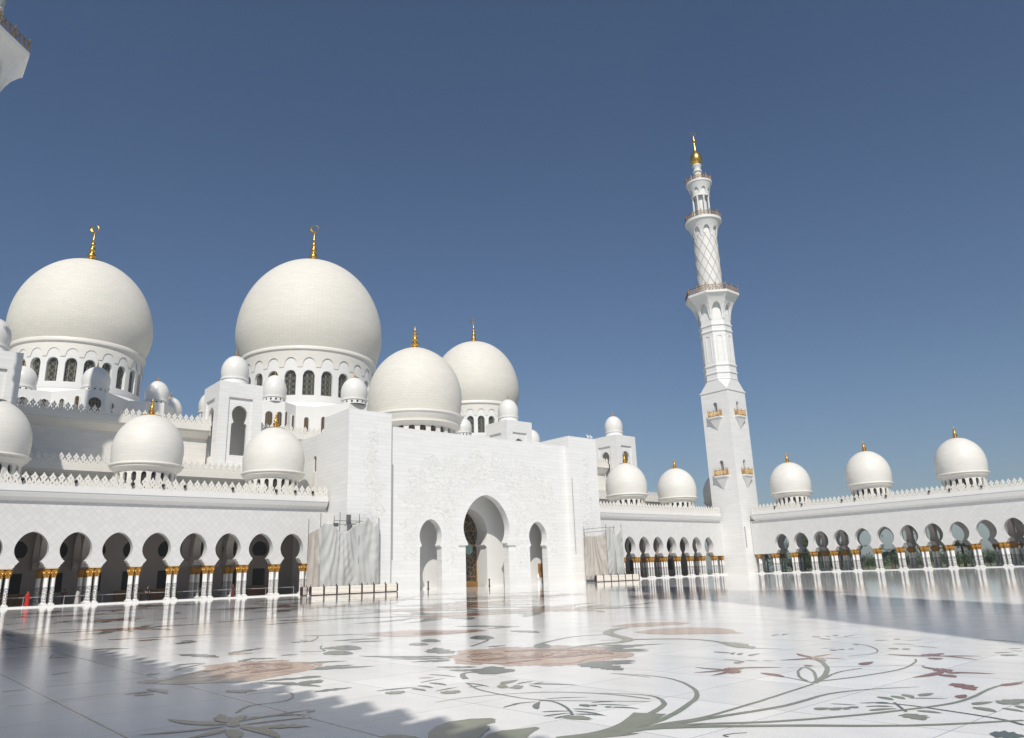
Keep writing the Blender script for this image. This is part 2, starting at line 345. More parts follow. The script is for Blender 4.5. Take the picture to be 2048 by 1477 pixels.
def arch_drum(mb, c, r, z0, z1, n, wang, wz0, wz1, depth, strips=6, ph=0.0, back=True, octo=False):
    """round wall with n round-headed openings, reveals going in by depth"""
    fn = octa if octo else (lambda a: 1.0)
    def P(a, z, d=0.0): q = (r * fn(a) - d); return (c[0] + q * math.cos(a), c[1] + q * math.sin(a), z)
    cell = 2 * PI / n; hw = wang * cell / 2
    for k in range(n):
        a0 = (k + ph) * cell; L_, R_ = a0 - cell / 2, a0 + cell / 2
        for (p, q) in ((L_, a0 - hw), (a0 + hw, R_)):
            for j in range(2):
                pa = p + (q - p) * j / 2; pb = p + (q - p) * (j + 1) / 2
                mb.add([P(pa, z0), P(pb, z0), P(pb, z1), P(pa, z1)], [(0, 1, 2, 3)])
        rad = hw * r; zs = wz1 - rad; prev = None
        for j in range(strips + 1):
            a = a0 - hw + 2 * hw * j / strips; x = (a - a0) * r; za = zs + math.sqrt(max(0, rad * rad - x * x))
            if prev:
                pa, pz = prev
                mb.add([P(pa, pz), P(a, za), P(a, z1), P(pa, z1)], [(0, 1, 2, 3)])
                mb.add([P(pa, pz), P(a, za), P(a, za, depth), P(pa, pz, depth)], [(0, 1, 2, 3)])
                if wz0 > z0: mb.add([P(pa, z0), P(a, z0), P(a, wz0), P(pa, wz0)], [(0, 1, 2, 3)])
                mb.add([P(pa, wz0), P(a, wz0), P(a, wz0, depth), P(pa, wz0, depth)], [(0, 1, 2, 3)])
            prev = (a, za)
        for a in (a0 - hw, a0 + hw): mb.add([P(a, wz0), P(a, zs), P(a, zs, depth), P(a, wz0, depth)], [(0, 1, 2, 3)])
def pane(c, r, n, k, wang, wz0, wz1, ph=0.0, strips=6):
    mb = MB(); cell = 2 * PI / n; hw = wang * cell / 2 * 1.02; a0 = (k + ph) * cell; rad = hw * r; zs = wz1 - rad; prev = None
    for j in range(strips + 1):
        a = a0 - hw + 2 * hw * j / strips; x = (a - a0) * r; za = zs + math.sqrt(max(0, rad * rad - x * x))
        lo = (c[0] + r * math.cos(a), c[1] + r * math.sin(a), wz0); hi = (lo[0], lo[1], za)
        if prev: mb.add([prev[0], lo, hi, prev[1]], [(0, 1, 2, 3)])
        prev = (lo, hi)
    return mb
def scallop(mb, c, n, ph, prof, pier, lowmid, strips=8, fn=None, thick=0.0, c2=None):
    """flaring ring hung between rim and drum; its lower edge is cut by a row of arches. prof(p) -> (r, z), p 0 = top"""
    cell = 2 * PI / n
    def P(a, p): r, z = prof(p); r *= (fn(a) if fn else 1); return (c[0] + r * math.cos(a), c[1] + r * math.sin(a), z)
    for k in range(n):
        a0 = (k + ph) * cell; edges = [-0.5, -0.5 + pier / 2] + [(-0.5 + pier / 2) + (1 - pier) * j / strips for j in range(1, strips)] + [0.5 - pier / 2, 0.5]
        pl = []
        for e in edges:
            x = e / (0.5 - pier / 2); pl.append(1.0 if abs(x) >= 0.999 else 1 - (1 - lowmid) * math.sqrt(max(0, 1 - x * x)) ** 0.9)
        for j in range(len(edges) - 1):
            A, B = a0 + edges[j] * cell, a0 + edges[j + 1] * cell; m_ = 5
            for q in range(m_):
                u0, u1 = pl[j] * q / m_, pl[j] * (q + 1) / m_; v0, v1 = pl[j + 1] * q / m_, pl[j + 1] * (q + 1) / m_
                mb.add([P(A, u0), P(B, v0), P(B, v1), P(A, u1)], [(0, 1, 2, 3)])
            # soffit of the arch back to the wall
            rw = prof(1.0)[0]
            def Q(a, p): z = prof(p)[1]; r = rw * (fn(a) if fn else 1); return (c[0] + r * math.cos(a), c[1] + r * math.sin(a), z)
            if pl[j] < 1 or pl[j + 1] < 1: mb.add([P(A, pl[j]), P(B, pl[j + 1]), Q(B, pl[j + 1]), Q(A, pl[j])], [(0, 1, 2, 3)])

# merlon shapes, in (s, z) above the parapet's base strip
MER = [(-0.36, 0), (0.36, 0), (0.35, 0.12), (0.26, 0.32), (0.19, 0.52), (0.23, 0.66), (0.375, 0.84), (0.36, 0.96), (0.22, 1.12), (0.11, 1.28), (0.0, 1.50),
       (-0.11, 1.28), (-0.22, 1.12), (-0.36, 0.96), (-0.375, 0.84), (-0.23, 0.66), (-0.19, 0.52), (-0.26, 0.32), (-0.35, 0.12)]
MHOLE = [(0, 0.76), (0.07, 0.90), (0.0, 1.04), (-0.07, 0.90)]
MHOLE2 = [(0, 0.40), (0.06, 0.24), (0.10, 0.12), (-0.10, 0.12), (-0.06, 0.24)]
SMALL = [(-0.09, 0.05), (0.09, 0.05), (0.19, 0.34), (0.12, 0.54), (0.04, 0.66), (0, 0.78), (-0.04, 0.66), (-0.12, 0.54), (-0.19, 0.34)]
def parapet(mb, axis, s0, s1, p, z, step=0.94, th=0.16):
    n = max(1, round((s1 - s0) / step)); step = (s1 - s0) / n
    lo, hi = (p - th / 2, p + th / 2)
    if axis == 'Y': mb.box(s0, s1, p - 0.14, p + 0.14, z, z + 0.12)
    else: mb.box(p - 0.14, p + 0.14, s0, s1, z, z + 0.12)
    for i in range(n):
        c = s0 + (i + 0.5) * step
        mb.slab([[(c + a, z + 0.115 + b) for a, b in l] for l in (MER, MHOLE, MHOLE2)], axis, lo, hi)
        if i < n - 1: mb.slab([[(c + step / 2 + a, z + 0.115 + b) for a, b in SMALL]], axis, lo + 0.02, hi - 0.02)
# horseshoe arch outline, from (+jamb, 0) over the top to (-jamb, 0)
def horseshoe(jamb, neck, zneck, rad, zc, apex, lobes=True, n=14):
    h = []
    if lobes:
        d = jamb - neck
        h += [(jamb, 0), (jamb, 0.14 * zneck), (jamb - 0.28 * d, 0.26 * zneck), (jamb - 0.33 * d, 0.50 * zneck), (jamb - 0.62 * d, 0.64 * zneck), (jamb - 0.72 * d, 0.82 * zneck), (neck, zneck)]
    else: h += [(jamb, 0), (jamb, zneck * 0.9), (neck, zneck)]
    a0 = -math.acos(min(1, neck / rad))
    for i in range(1, 6):
        a = a0 + (0 - a0) * i / 5; h.append((rad * math.cos(a), zc + (zc - zneck) / max(1e-6, -math.sin(a0)) * math.sin(a)))
    for i in range(1, n + 1):
        t_ = i / n; a = t_ * PI / 2; h.append((rad * math.cos(a) * (1 - 0.11 * math.sin(2 * a) * t_ ** .5), zc + (apex - zc) * (math.sin(a) * (1 - 0.26 * t_ ** 2) + 0.26 * t_ ** 3)))
    h[-1] = (0, apex)
    return h + [(-a, b) for a, b in h[-2::-1]]
ARC = horseshoe(1.66, 1.09, 0.82, 1.75, 2.22, 4.29)
def round_arch(hw, z0, z1, n=8):
    pts = [(hw, z0)]; zs = z1 - hw
    for i in range(n + 1): a = PI * i / n; pts.append((hw * math.cos(a), zs + hw * math.sin(a)))
    return pts + [(-hw, z0)]

# ------------------------------------------------------------ domes
def gallery_dome(parent, cx, cy, Rr=4.57, z0=17.78, h=1.57, roof=13.9, label=None):
    c = (cx, cy, z0); sh = MB(); sh.lathe([(r * Rr, z * Rr) for r, z in onion(0.955, 0.45, h, tip=0.05)], c, 64)
    d = link('dome', sh, 'smalldome', parent, c, smooth=True, recalc=False)
    if label: d['label'] = label
    rim = MB(); rim.lathe([(Rr * .94, .16), (Rr * 1.0, .14), (Rr * 1.035, .02), (Rr * 1.035, -.08), (Rr * .985, -.20), (Rr * .985, -.42), (Rr * .95, -.55), (Rr * .88, -.80), (Rr * .845, -1.0)], c, 64)
    link('rim', rim, 'cream', d, c, smooth=True)
    dr = MB(); arch_drum(dr, (cx, cy), Rr * .85, roof, z0 - .75, 20, .52, roof + .35, z0 - 1.12, .32, 6)
    link('drum', dr, 'cream', d, c)
    core = MB(); core.lathe([(Rr * .85 - .3, roof), (Rr * .85 - .3, z0 - .8)], (cx, cy, 0), 40); link('dark_glazing', core, 'dark', d, c)
    f = MB(); finial(f, (cx, cy, z0 + Rr * h - .02), 0.88, fat=1.15); link('finial', f, 'gold', d, c, smooth=True)
    return d
def turret_dome(parent, cx, cy, Rr, z0, h, base_z, windows=True, name='dome', label=None):
    c = (cx, cy, z0); sh = MB(); sh.lathe([(r * Rr, z * Rr) for r, z in onion(0.93, 0.55, h)], c, 40)
    d = link(name, sh, 'whitedome', parent, c, smooth=True, recalc=False)
    if label: d['label'] = label
    rim = MB(); rim.lathe([(Rr * .92, .14), (Rr * 1.0, .10), (Rr * 1.0, -.22), (Rr * .93, -.30), (Rr * .93, -.34)], c, 40); link('rim', rim, 'plainw', d, c, smooth=True)
    dr = MB()
    if windows:
        arch_drum(dr, (cx, cy), Rr * .93, base_z, z0 - .3, 14, .36, base_z + .22, z0 - .42, .25, 4)
        core = MB(); core.lathe([(Rr * .93 - .22, base_z), (Rr * .93 - .22, z0 - .3)], (cx, cy, 0), 28); link('dark_glazing', core, 'dark', d, c)
    else: dr.lathe([(Rr * 1.12, base_z), (Rr * 1.02, base_z + .35), (Rr * .95, base_z + .6), (Rr * .93, z0 - .3)], (cx, cy, 0), 40)
    link('drum', dr, 'plainw', d, c, smooth=not windows)
    f = MB(); finial(f, (cx, cy, z0 + Rr * h - .03), 0.42 * (Rr / 2.4)); link('finial', f, 'gold', d, c, smooth=True)
    return d
def great_dome(parent, cx, cy, Rr, z0, h, n, ph, rdrum, win, base, scz, mat='bigdome', fs=2.2, label=None, glass='lat'):
    c = (cx, cy, z0); sh = MB(); sh.lathe([(r * Rr, z * Rr) for r, z in onion(0.90, 0.42, h, 44)], c, 128)
    d = link('dome', sh, mat, parent, c, smooth=True, recalc=False)
    if label: d['label'] = label
    rr = Rr * .90
    rim = MB(); rim.lathe([(rr - .3, .75), (rr + .30, .72), (rr + .5, .35), (rr + .45, -.05), (rr + .1, -.3)], c, 96); link('rim', rim, 'cream', d, c, smooth=True)
    zt, zb = z0 - .3, scz
    sc_ = MB(); r0, r1 = rr + .1, rdrum + .12
    scallop(sc_, (cx, cy), n, ph, lambda p: (r0 + (r1 - r0) * math.sin(p * PI / 2) ** 1.1, zt + (zb - zt) * p), .26, .42, 10)
    link('scalloped_corbel', sc_, 'cream', d, c)
    dr = MB(); arch_drum(dr, (cx, cy), rdrum, base, zt, n, .64, win[0], win[1], .8, 8, ph)
    link('drum', dr, 'plainw', d, c)
    for k in range(n):
        a = (k + ph) * 2 * PI / n
        if math.cos(a) * (-cx) + math.sin(a) * (-cy) > -0.35 * math.hypot(cx, cy):
            pz = (cx + (rdrum - .66) * math.cos(a), cy + (rdrum - .66) * math.sin(a), win[0])
            link('window', pane((cx, cy), rdrum - .68, n, k, .68, win[0] - .05, win[1] + .1, ph), glass, d, pz)
    f = MB(); finial(f, (cx, cy, z0 + Rr * h - .25), fs, True, fat=.82)
    f.lathe([(.01, .12), (fs * .9, .02), (fs * 1.25, -.10), (fs * 1.28, -.22)], (cx, cy, z0 + Rr * h), 32)
    link('finial', f, 'gold', d, c, smooth=True)
    return d

# ------------------------------------------------------------ galleries of arches
def shaft_mesh():
    mb = MB(); mb.lathe([(.215, .30), (.20, .42), (.195, 2.9), (.185, 3.22)], (0, 0, 0), 14); return mb
def cap_mesh():
    mb = MB(); mb.lathe([(.20, 3.16), (.24, 3.20), (.215, 3.28), (.27, 3.44), (.355, 3.62), (.40, 3.80), (.395, 3.94), (.34, 4.07), (.27, 4.15), (.27, 4.2)], (0, 0, 0), 16)
    return mb
def base_mesh():
    mb = MB(); mb.box(-.33, .33, -.33, .33, 0, .16); mb.lathe([(.30, .16), (.31, .20), (.27, .25), (.22, .30), (.215, .32)], (0, 0, 0), 14); return mb
COL = {}
def column(parent, x, y):
    if not COL:
        s = link('column', shaft_mesh(), 'shaft', parent, (0, 0, 0), smooth=True); put(s, parent, Vector((x, y, .14)))
        WL[s.name] = Vector((0, 0, 0))
        c = link('capital', cap_mesh(), 'capital', s, (0, 0, 0), smooth=True); b = link('base', base_mesh(), 'plainw', s, (0, 0, 0), smooth=True)
        COL['t'] = s; return s
    return dupe(COL['t'], parent, (x, y, .14))
def gallery(label, axis, P0, sg, s0, s1, piers, inner, domes, closed, singles=(), hcb=12.30, D=12.0, proj=0.94, mat='tile', domelabels=None, front_only=False, trim=(0, 0)):
    O = (s0, P0, 0) if axis == 'Y' else (P0, s0, 0)
    g = empty('arcade', label, 'arcade', O, None)
    def T(s, d, z): return (s, P0 + sg * d, z) if axis == 'Y' else (P0 + sg * d, s, z)
    def ext(mb, prof, a, b):
        n = len(prof); mb.add([T(a, d, z) for d, z in prof] + [T(b, d, z) for d, z in prof], [(i, (i + 1) % n, n + (i + 1) % n, n + i) for i in range(n)])
        tr = tessellate_polygon([[Vector((d, z, 0)) for d, z in prof]]); mb.add([T(a, d, z) for d, z in prof], tr); mb.add([T(b, d, z) for d, z in prof], tr)
    def wallrow(d0, d1, zt, breaks):
        bottom = []
        for a, b in zip(breaks[:-1], breaks[1:]):
            c = (a + b) / 2
            if abs((b - a) - 4.61) > .3: continue
            bottom += [(c + x, 4.34 + z) for x, z in reversed(ARC)]
        mb = MB(); loop = [(s0, 4.34)] + bottom + [(s1, 4.34), (s1, zt), (s0, zt)]
        mb.slab([loop], axis, P0 + sg * d0, P0 + sg * d1); return mb
    link('wall', wallrow(0, 1.15, hcb + .02, piers), mat, g, O)
    mb = MB(); ext(mb, [(-.5, 0), (-.5, .14), (1.6, .14), (1.6, 0)], s0, s1); link('step', mb, 'plainw', g, O)
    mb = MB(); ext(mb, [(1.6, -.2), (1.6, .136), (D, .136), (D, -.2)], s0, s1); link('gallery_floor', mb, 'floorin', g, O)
    a, b = s0 + trim[0], s1 - trim[1]
    mb = MB(); ext(mb, [(0, hcb), (-.30, hcb + .12), (-.62, hcb + .42), (-.84, 13.10), (-.86, 13.27), (-proj, 13.27), (-proj, 13.96), (D + .5, 13.96), (D + .5, 13.4), (.02, 13.4), (.02, hcb)], a, b); link('cornice', mb, 'plainw', g, O)
    mb = MB(); parapet(mb, axis, a, b, P0 - sg * (proj - .16), 13.96); link('parapet', mb, 'cream', g, O)
    if not front_only:
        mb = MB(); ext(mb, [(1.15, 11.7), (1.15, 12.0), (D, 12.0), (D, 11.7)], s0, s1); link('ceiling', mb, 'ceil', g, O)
    # columns: four under every pier
    for s in piers:
        for ds in (-.36, .36):
            for d in (.26, .92): x, y, _ = T(s + ds, d, 0); column(g, x, y)
    for s in singles:
        for d in (.26, .92): x, y, _ = T(s, d, 0); column(g, x, y)
    mb = MB()
    for s in list(piers): ext(mb, [(-.06, 4.335), (1.21, 4.335), (1.21, 4.27), (-.06, 4.27)], s - .80, s + .80)
    for s in singles: ext(mb, [(-.06, 4.335), (1.21, 4.335), (1.21, 4.27), (-.06, 4.27)], s - .45, s + .45)
    link('gilded_abacus', mb, 'gold', g, O)
    if not front_only:
        ax2 = 'X' if axis == 'Y' else 'Y'
        for s in inner:
            base = P0 + sg * 1.15; m1 = P0 + sg * (1.15 + D - 1.8)
            lo, hi = sorted((base, m1)); c1 = lo + (hi - lo) * .25; c2 = lo + (hi - lo) * .75
            bt = []
            for c in (c1, c2): bt += [(c + x * 1.15, 4.34 + z * 1.12) for x, z in reversed(ARC)]
            mb = MB(); mb.slab([[(lo, 4.34)] + bt + [(hi, 4.34), (hi, 11.71), (lo, 11.71)]], ax2, s - .5, s + .5)
            link('cross_arch', mb, 'ceil', g, O)
            for d in ((D - .65) / 2 - .3, (D - .65) / 2 + .5):
                for ds in (-.34, .34): x, y, _ = T(s + ds, d, 0); column(g, x, y)
        if closed:
            holes = []; pieces = MB(); doors = MB(); pan = MB()
            outl = [(s0, .13), (s1, .13), (s1, 11.9), (s0, 11.9)]
            for a_, b_ in zip(piers[:-1], piers[1:]):
                c = (a_ + b_) / 2; hs = [(c + 1.25 * math.cos(t_), 6.95 + 1.25 * math.sin(t_)) for t_ in [R(-50) + i / 16 * R(280) for i in range(17)]]
                holes.append(hs); holes.append([(c - 1.0, 1.55), (c + 1.0, 1.55), (c + 1.0, 4.05), (c - 1.0, 4.05)])
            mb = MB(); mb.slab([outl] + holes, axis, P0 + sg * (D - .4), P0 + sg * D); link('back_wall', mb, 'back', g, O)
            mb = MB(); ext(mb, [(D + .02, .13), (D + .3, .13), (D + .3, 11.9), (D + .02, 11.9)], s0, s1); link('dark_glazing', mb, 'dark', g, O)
            for i, (a_, b_) in enumerate(zip(piers[:-1], piers[1:])):
                if i % 4 in (1, 2):
                    mb = MB(); ext(mb, [(D - .62, .14), (D - .42, .14), (D - .42, 1.52), (D - .62, 1.52)], a_ + .5, b_ - .5); link('wooden_panel', mb, 'brown', g, O)
        else:
            xp = list(piers) + [piers[-1] + 4.6135 * k for k in (1, 2, 3)]; s1_ = s1; s1 = xp[-1] + 4.3
            def wr2(d0, d1, zt, breaks):
                bt = []
                for a, b in zip(breaks[:-1], breaks[1:]): bt += [((a + b) / 2 + x, 4.34 + z) for x, z in reversed(ARC)]
                mb = MB(); mb.slab([[(s0, 4.34)] + bt + [(s1, 4.34), (s1, zt), (s0, zt)]], axis, P0 + sg * d0, P0 + sg * d1); return mb
            link('outer_wall', wr2(D - 1.15, D, 12.0, xp), mat, g, O)
            s1 = s1_
            mb = MB(); mb.box(159.7, 170.4, 99.1, 117.4, 12.02, 13.38); link('corner_roof', mb, 'ceil', g, O)
            mb = MB(); mb.box(159.6, 170.4, 99.1, 117.4, -.2, .132); link('corner_floor', mb, 'floorin', g, O)
            for s in xp:
                for ds in (-.36, .36): x, y, _ = T(s + ds, D - .58, 0); column(g, x, y)
    for i, s in enumerate(domes):
        x, y, _ = T(s, 5.0, 0); gallery_dome(g, x, y, label=(domelabels[i] if domelabels else None))
    return g

BAY = 4.6135
pL = [12.98 + BAY * k for k in range(-2, 9)]
galL = gallery('long white arcade left of the great portal, its wall of horseshoe arches meeting the tarpaulin', 'Y', 105.0, 1, 0.8, 52.98, pL, [pL[i] for i in (0, 3, 4, 7, 8)], [9.9, 28.22, 46.3], True, trim=(0, .35), hcb=12.2)
pM = [124.2 + BAY * k for k in range(-3, 7)]
galM = gallery('shorter white arcade between the great portal and the tall minaret', 'Y', 105.0, 1, 106.85, 155.2, pM, [pM[i] for i in (1, 2, 5, 6, 9)], [127.9, 146.05, 164.4], True, singles=(154.75,), trim=(0, 1.0), hcb=12.2)
mb = MB(); mb.box(155.2, 158.3, 116.6, 117.0, .13, 11.9); link('back_wall', mb, 'back', galM, (155.2, 116.6, 0))
pR = [93.9 - BAY * k for k in range(0, 25)][::-1]
pRi = [s for i, s in enumerate(pR[::-1]) if i % 4 in (2, 3) and i < 13]
galR = gallery('see-through white arcade right of the minaret with palms showing behind its arches', 'X', 158.4, 1, -20.0, 99.0, pR, pRi, [90.44, 72.14, 53.8, 35.5, 17.2, -1.1], False, singles=(97.9,), trim=(0, 1.2), hcb=11.95)
# the gallery behind the photographer, out of view, whose shadow lies over the near floor
pW = [-30 + BAY * k for k in range(0, 30)]
galW = gallery('white arcade behind the photographer', 'X', -4.05, -1, -32.0, 105.5, pW, [], [], False, front_only=True)
roofW = MB(); roofW.box(-16.0, -5.3, -32.0, 105.5, 12.35, 13.39); link('ceiling', roofW, 'ceil', galW, (-4.05, -32, 0))

# ------------------------------------------------------------ great portal
PO = (53.0, 98.9, 0)
port = empty('entrance_portal', 'tall white carved marble portal with three horseshoe archways and a dome behind its parapet', 'portal', PO)
AXS = 79.8; YC = 99.94
def hs_abs(c, jamb, zn, neck, rad, zc, apex, z0=0.0, lobes=False):
    h = [(jamb, 0.0), (jamb, zn - .55), (jamb - .12 * (jamb - neck), zn - .5), (jamb - .12 * (jamb - neck), zn - .28), (neck + .35 * (jamb - neck), zn - .22), (neck, zn - .05), (neck, zn)]
    full = horseshoe(jamb, neck, zn, rad, zc, apex, lobes=False)
    k = [i for i, q in enumerate(full) if abs(q[0] - neck) < 1e-6 and abs(q[1] - zn) < 1e-6][0]
    top = full[k + 1:len(full) - k - 1]
    pts = h + top + [(-a, b) for a, b in h[::-1]]
    return [(c + a, z0 + b) for a, b in pts]
aC = hs_abs(79.85, 4.6, 7.1, 4.15, 4.95, 9.5, 15.03); aL = hs_abs(68.42, 2.08, 6.68, 1.72, 2.13, 8.2, 10.75); aR_ = hs_abs(91.4, 2.08, 6.68, 1.72, 2.13, 8.2, 10.75)
loop = [(60.4, 0), *aL[::-1], *aC[::-1], *aR_[::-1], (99.3, 0), (99.3, 25.0), (60.4, 25.0)]
mb = MB(); mb.slab([loop], 'Y', YC, 101.3); link('front_wall', mb, 'wall', port, PO)
for (x0, x1, zt) in ((53.0, 60.42, 26.8), (99.28, 106.8, 26.85)):
    mb = MB(); mb.box(x0, x1, 98.9, 107.0, 0, zt)
    o = link('corner_pier', mb, 'wall', port, PO)
mb = MB(); mb.slab([[(107.0, 0), (131.0, 0), (131.0, 24.4), (107.0, 24.4)], [(109.85 + a, b) for a, b in round_arch(.52, 18.6, 21.1)]], 'X', 53.003, 53.7); link('side_wall', mb, 'wall', port, PO)
mb = MB(); mb.box(53.3, 53.45, 109.0, 110.7, 18.3, 21.4); link('window', mb, 'latg', port, (53.3, 109.8, 18.3))
mb = MB(); mb.box(52.94, 53.0, 109.3, 110.4, 14.5, 18.4); link('window_apron', mb, 'cream', port, (53, 109.8, 14.5))
mb = MB(); mb.box(106.1, 106.797, 107.0, 131.0, 0, 24.4); link('side_wall', mb, 'wall', port, PO)
mb = MB(); mb.box(53.7, 106.1, 107.0, 131.0, 23.6, 24.2); mb.box(60.42, 99.28, 101.3, 107.0, 23.6, 24.2); link('roof', mb, 'plainw', port, PO)
# inside the porch
YB = 104.6
bw = hs_abs(79.85, 3.55, 7.0, 3.1, 3.7, 9.2, 13.1)
mb = MB(); mb.slab([[(60.42, -.02), *bw[::-1], (99.28, -.02), (99.28, 23.6), (60.42, 23.6)]], 'Y', YB, YB + 2.9); link('porch_wall', mb, 'plainw', port, PO)
mb = MB(); mb.box(60.42, 99.28, 101.31, YB, 15.6, 15.9); link('porch_ceiling', mb, 'plainw', port, PO)
mb = MB(); mb.box(75.0, 84.8, YB + 2.92, YB + 3.1, 0.0, 13.6)
dor = link('door', mb, 'door', port, (79.85, YB + 2.9, 0))
mb = MB()
for x in (76.3, 79.8, 83.2): mb.box(x - .08, x + .08, YB + 2.84, YB + 2.919, 0, 13)
mb.box(76.3, 83.4, YB + 2.80, YB + 2.915, 0, .85); mb.box(76.3, 83.4, YB + 2.80, YB + 2.915, 6.9, 7.2); link('door_frame', mb, 'frame', dor, (79.85, YB + 2.9, 0))
mb = MB()
for cx in (78.05, 81.5):
    hx = [(cx + .95 * math.cos(t_), 6.35 + 1.05 * math.sin(t_)) for t_ in [i * PI / 3 + .52 for i in range(6)]]; mb = MB(); mb.slab([hx], 'Y', YB + 2.72, YB + 2.79); link('aqua_panel', mb, 'aqua', dor, (cx, YB + 2.8, 6))
mb = MB(); mb.box(95.3, 97.2, YB - .12, YB - .003, 1.15, 3.55); link('wooden_door', mb, 'brown', port, (96, YB, 1))
# porch columns between bays of the inner wall, imposts, plinth, grooves as strips of painted shade
mb = MB()
for (c, j) in ((79.85, 4.6),):
    for sgn in (-1, 1):
        x = c + sgn * j; mb.box(min(x - sgn * .35, x + sgn * 1.5), max(x - sgn * .35, x + sgn * 1.5), YC - .22, YC - .003, 6.62, 7.0)
link('impost_band', mb, 'plainw', port, PO)
mb = MB()
xs = [60.45, 66.3, 70.52, 75.2, 84.5, 89.3, 93.5, 99.27]
for a_, b_, c_, d_ in [(xs[i], xs[i + 1], YC - .07, YC - .003) for i in range(0, 8, 2)] + [(53.0, 60.42, 98.83, 98.897), (99.28, 106.8, 98.83, 98.897)]:
    mb = MB(); mb.box(a_, b_, c_, d_, 0, 1.3); link('plinth', mb, 'plainw', port, (a_, c_, 0))
mb = MB(); mb.box(61.25, 61.42, YC - .03, YC - .002, 4.5, 19.0); link('groove_shade_strip', mb, 'slot', port, (61.3, YC, 4.5)); mb = MB(); mb.box(99.60, 99.75, 98.87, 98.898, 5.0, 18.8); link('groove_shade_strip', mb, 'slot', port, (99.7, 98.9, 5))  # raised strips, not cut in: the shadow of the grooves is their grey colour
# carved foliage in low relief
def relief(regions, y, n, seed, name='carved_relief'):
    rnd = random.Random(seed); mb = MB()
    for k in range(n):
        for _ in range(60):
            x = rnd.uniform(*regions[0][0]); z = rnd.uniform(*regions[0][1])
            if regions[1](x, z): break
        else: continue
        a = rnd.uniform(0, 2 * PI); L_ = rnd.uniform(.30, .75); kk = rnd.choice((-1, 1)) * rnd.uniform(1.0, 3.6); wd = rnd.uniform(.03, .075); pts = []
        px, pz = x, z
        for i in range(7):
            pts.append((px, pz)); px += math.cos(a) * L_ / 6; pz += math.sin(a) * L_ / 6; a += kk / 6
        A = []; B = []
        for i, (qx, qz) in enumerate(pts):
            d = (pts[min(i + 1, 6)][0] - pts[max(i - 1, 0)][0], pts[min(i + 1, 6)][1] - pts[max(i - 1, 0)][1]); ll = math.hypot(*d) or 1
            ww = wd * (1 - .8 * abs(i / 6 - .4)); nx, nz = -d[1] / ll * ww, d[0] / ll * ww; A.append((qx + nx, qz + nz)); B.append((qx - nx, qz - nz))
        h = rnd.uniform(.025, .05); vs = []
        for i in range(7): vs += [(A[i][0], y, A[i][1]), (pts[i][0], y - h, pts[i][1]), (B[i][0], y, B[i][1])]
        fs = []
        for i in range(6): b = 3 * i; fs += [(b, b + 1, b + 4, b + 3), (b + 1, b + 2, b + 5, b + 4)]
        mb.add(vs, fs)
    link(name, mb, 'plainw', port, PO, recalc=False)
def wob(v, s): return math.sin(v * 1.3 + s) * .5 + math.sin(v * 2.9 + 2 * s) * .35
def reg_main(x, z):
    d = math.hypot((x - 79.85) / 1.0, max(0, z - 9.5) / 1.12)
    if z > 9.5 and d < 6.6: return False
    if z <= 9.5 and abs(x - 79.85) < 6.2: return False
    for c in (68.42, 91.4):
        if z < 8.3 and abs(x - c) < 2.7: return False
        if z >= 8.3 and math.hypot(x - c, (z - 8.3) * .95) < 2.85: return False
    u = abs(x - 79.85); top = 21.2 + wob(x, 1.0) * 1.2 - .0045 * u ** 2 + (1.2 if u < 4 else 0) - max(0, u - 12) * .55
    lim = 15.2 + wob(z, 2.0) * 1.3
    if z < 9.0:
        return (u > 12.9 and u < 16.5 + wob(z, 3.0) and z > 4.5) or (6.4 < u < 9.6 + wob(z, 1.4) * .8 and z > 2.6 + wob(x, 2))
    return z < top and u < lim + 1.0
relief((((61.5, 98.2), (2.5, 22.6)), reg_main), YC - .002, 4200, 5)
def reg_pil(c, ph):
    def f(x, z): return abs(x - c - .45 * math.sin(z * .55 + ph)) < (.35 + 1.35 * min(1, max(0, (24.2 - z) / 7)) ** .7) * (.8 + .3 * math.sin(z * 1.7 + ph)) and z > 2.2
    return f
relief((((54.2, 60.3), (2.2, 24.0)), reg_pil(57.2, .4)), 98.898, 900, 8)
relief((((100.2, 106.3), (2.2, 23.2)), reg_pil(103.4, 1.7)), 98.898, 700, 9)
# dome over the portal
c = (79.8, 121.9, 31.98)
sh = MB(); sh.lathe([(r * 9.3, z * 9.3) for r, z in onion(.95, .45, 1.555, 40, tip=.06)], c, 112)
pd = link('dome', sh, 'bigdome', port, c, smooth=True, recalc=False); pd['label'] = 'cream dome with gold finial rising behind the portal wall'
mb = MB(); mb.lathe([(8.8, .35), (9.45, .30), (9.5, -.1), (9.25, -.35), (9.2, -.75), (8.9, -1.1), (8.75, -1.5), (9.0, -1.55), (9.0, -1.85), (8.6, -1.95), (8.2, -2.3), (8.0, -2.6)], c, 96); link('rim', mb, 'cream', pd, c, smooth=True)
mb = MB(); arch_drum(mb, (79.8, 121.9), 8.05, 24.2, 30.0, 24, .56, 25.6, 29.6, .6, 8, .5); link('drum', mb, 'cream', pd, c)
for k in range(24):
    a = (k + .5) * 2 * PI / 24
    if math.cos(a) * -79.8 + math.sin(a) * -121.9 > 0: link('window', pane((79.8, 121.9), 7.55, 24, k, .6, 25.5, 29.7, .5), 'latg', pd, (79.8 + 7.5 * math.cos(a), 121.9 + 7.5 * math.sin(a), 25.6))
mb = MB(); finial(mb, (79.8, 121.9, 46.35), 1.75, fat=1.1); mb.lathe([(.01, .1), (1.8, 0), (2.6, -.3), (2.62, -.42)], (79.8, 121.9, 46.35), 32); link('finial', mb, 'gold', pd, c, smooth=True)

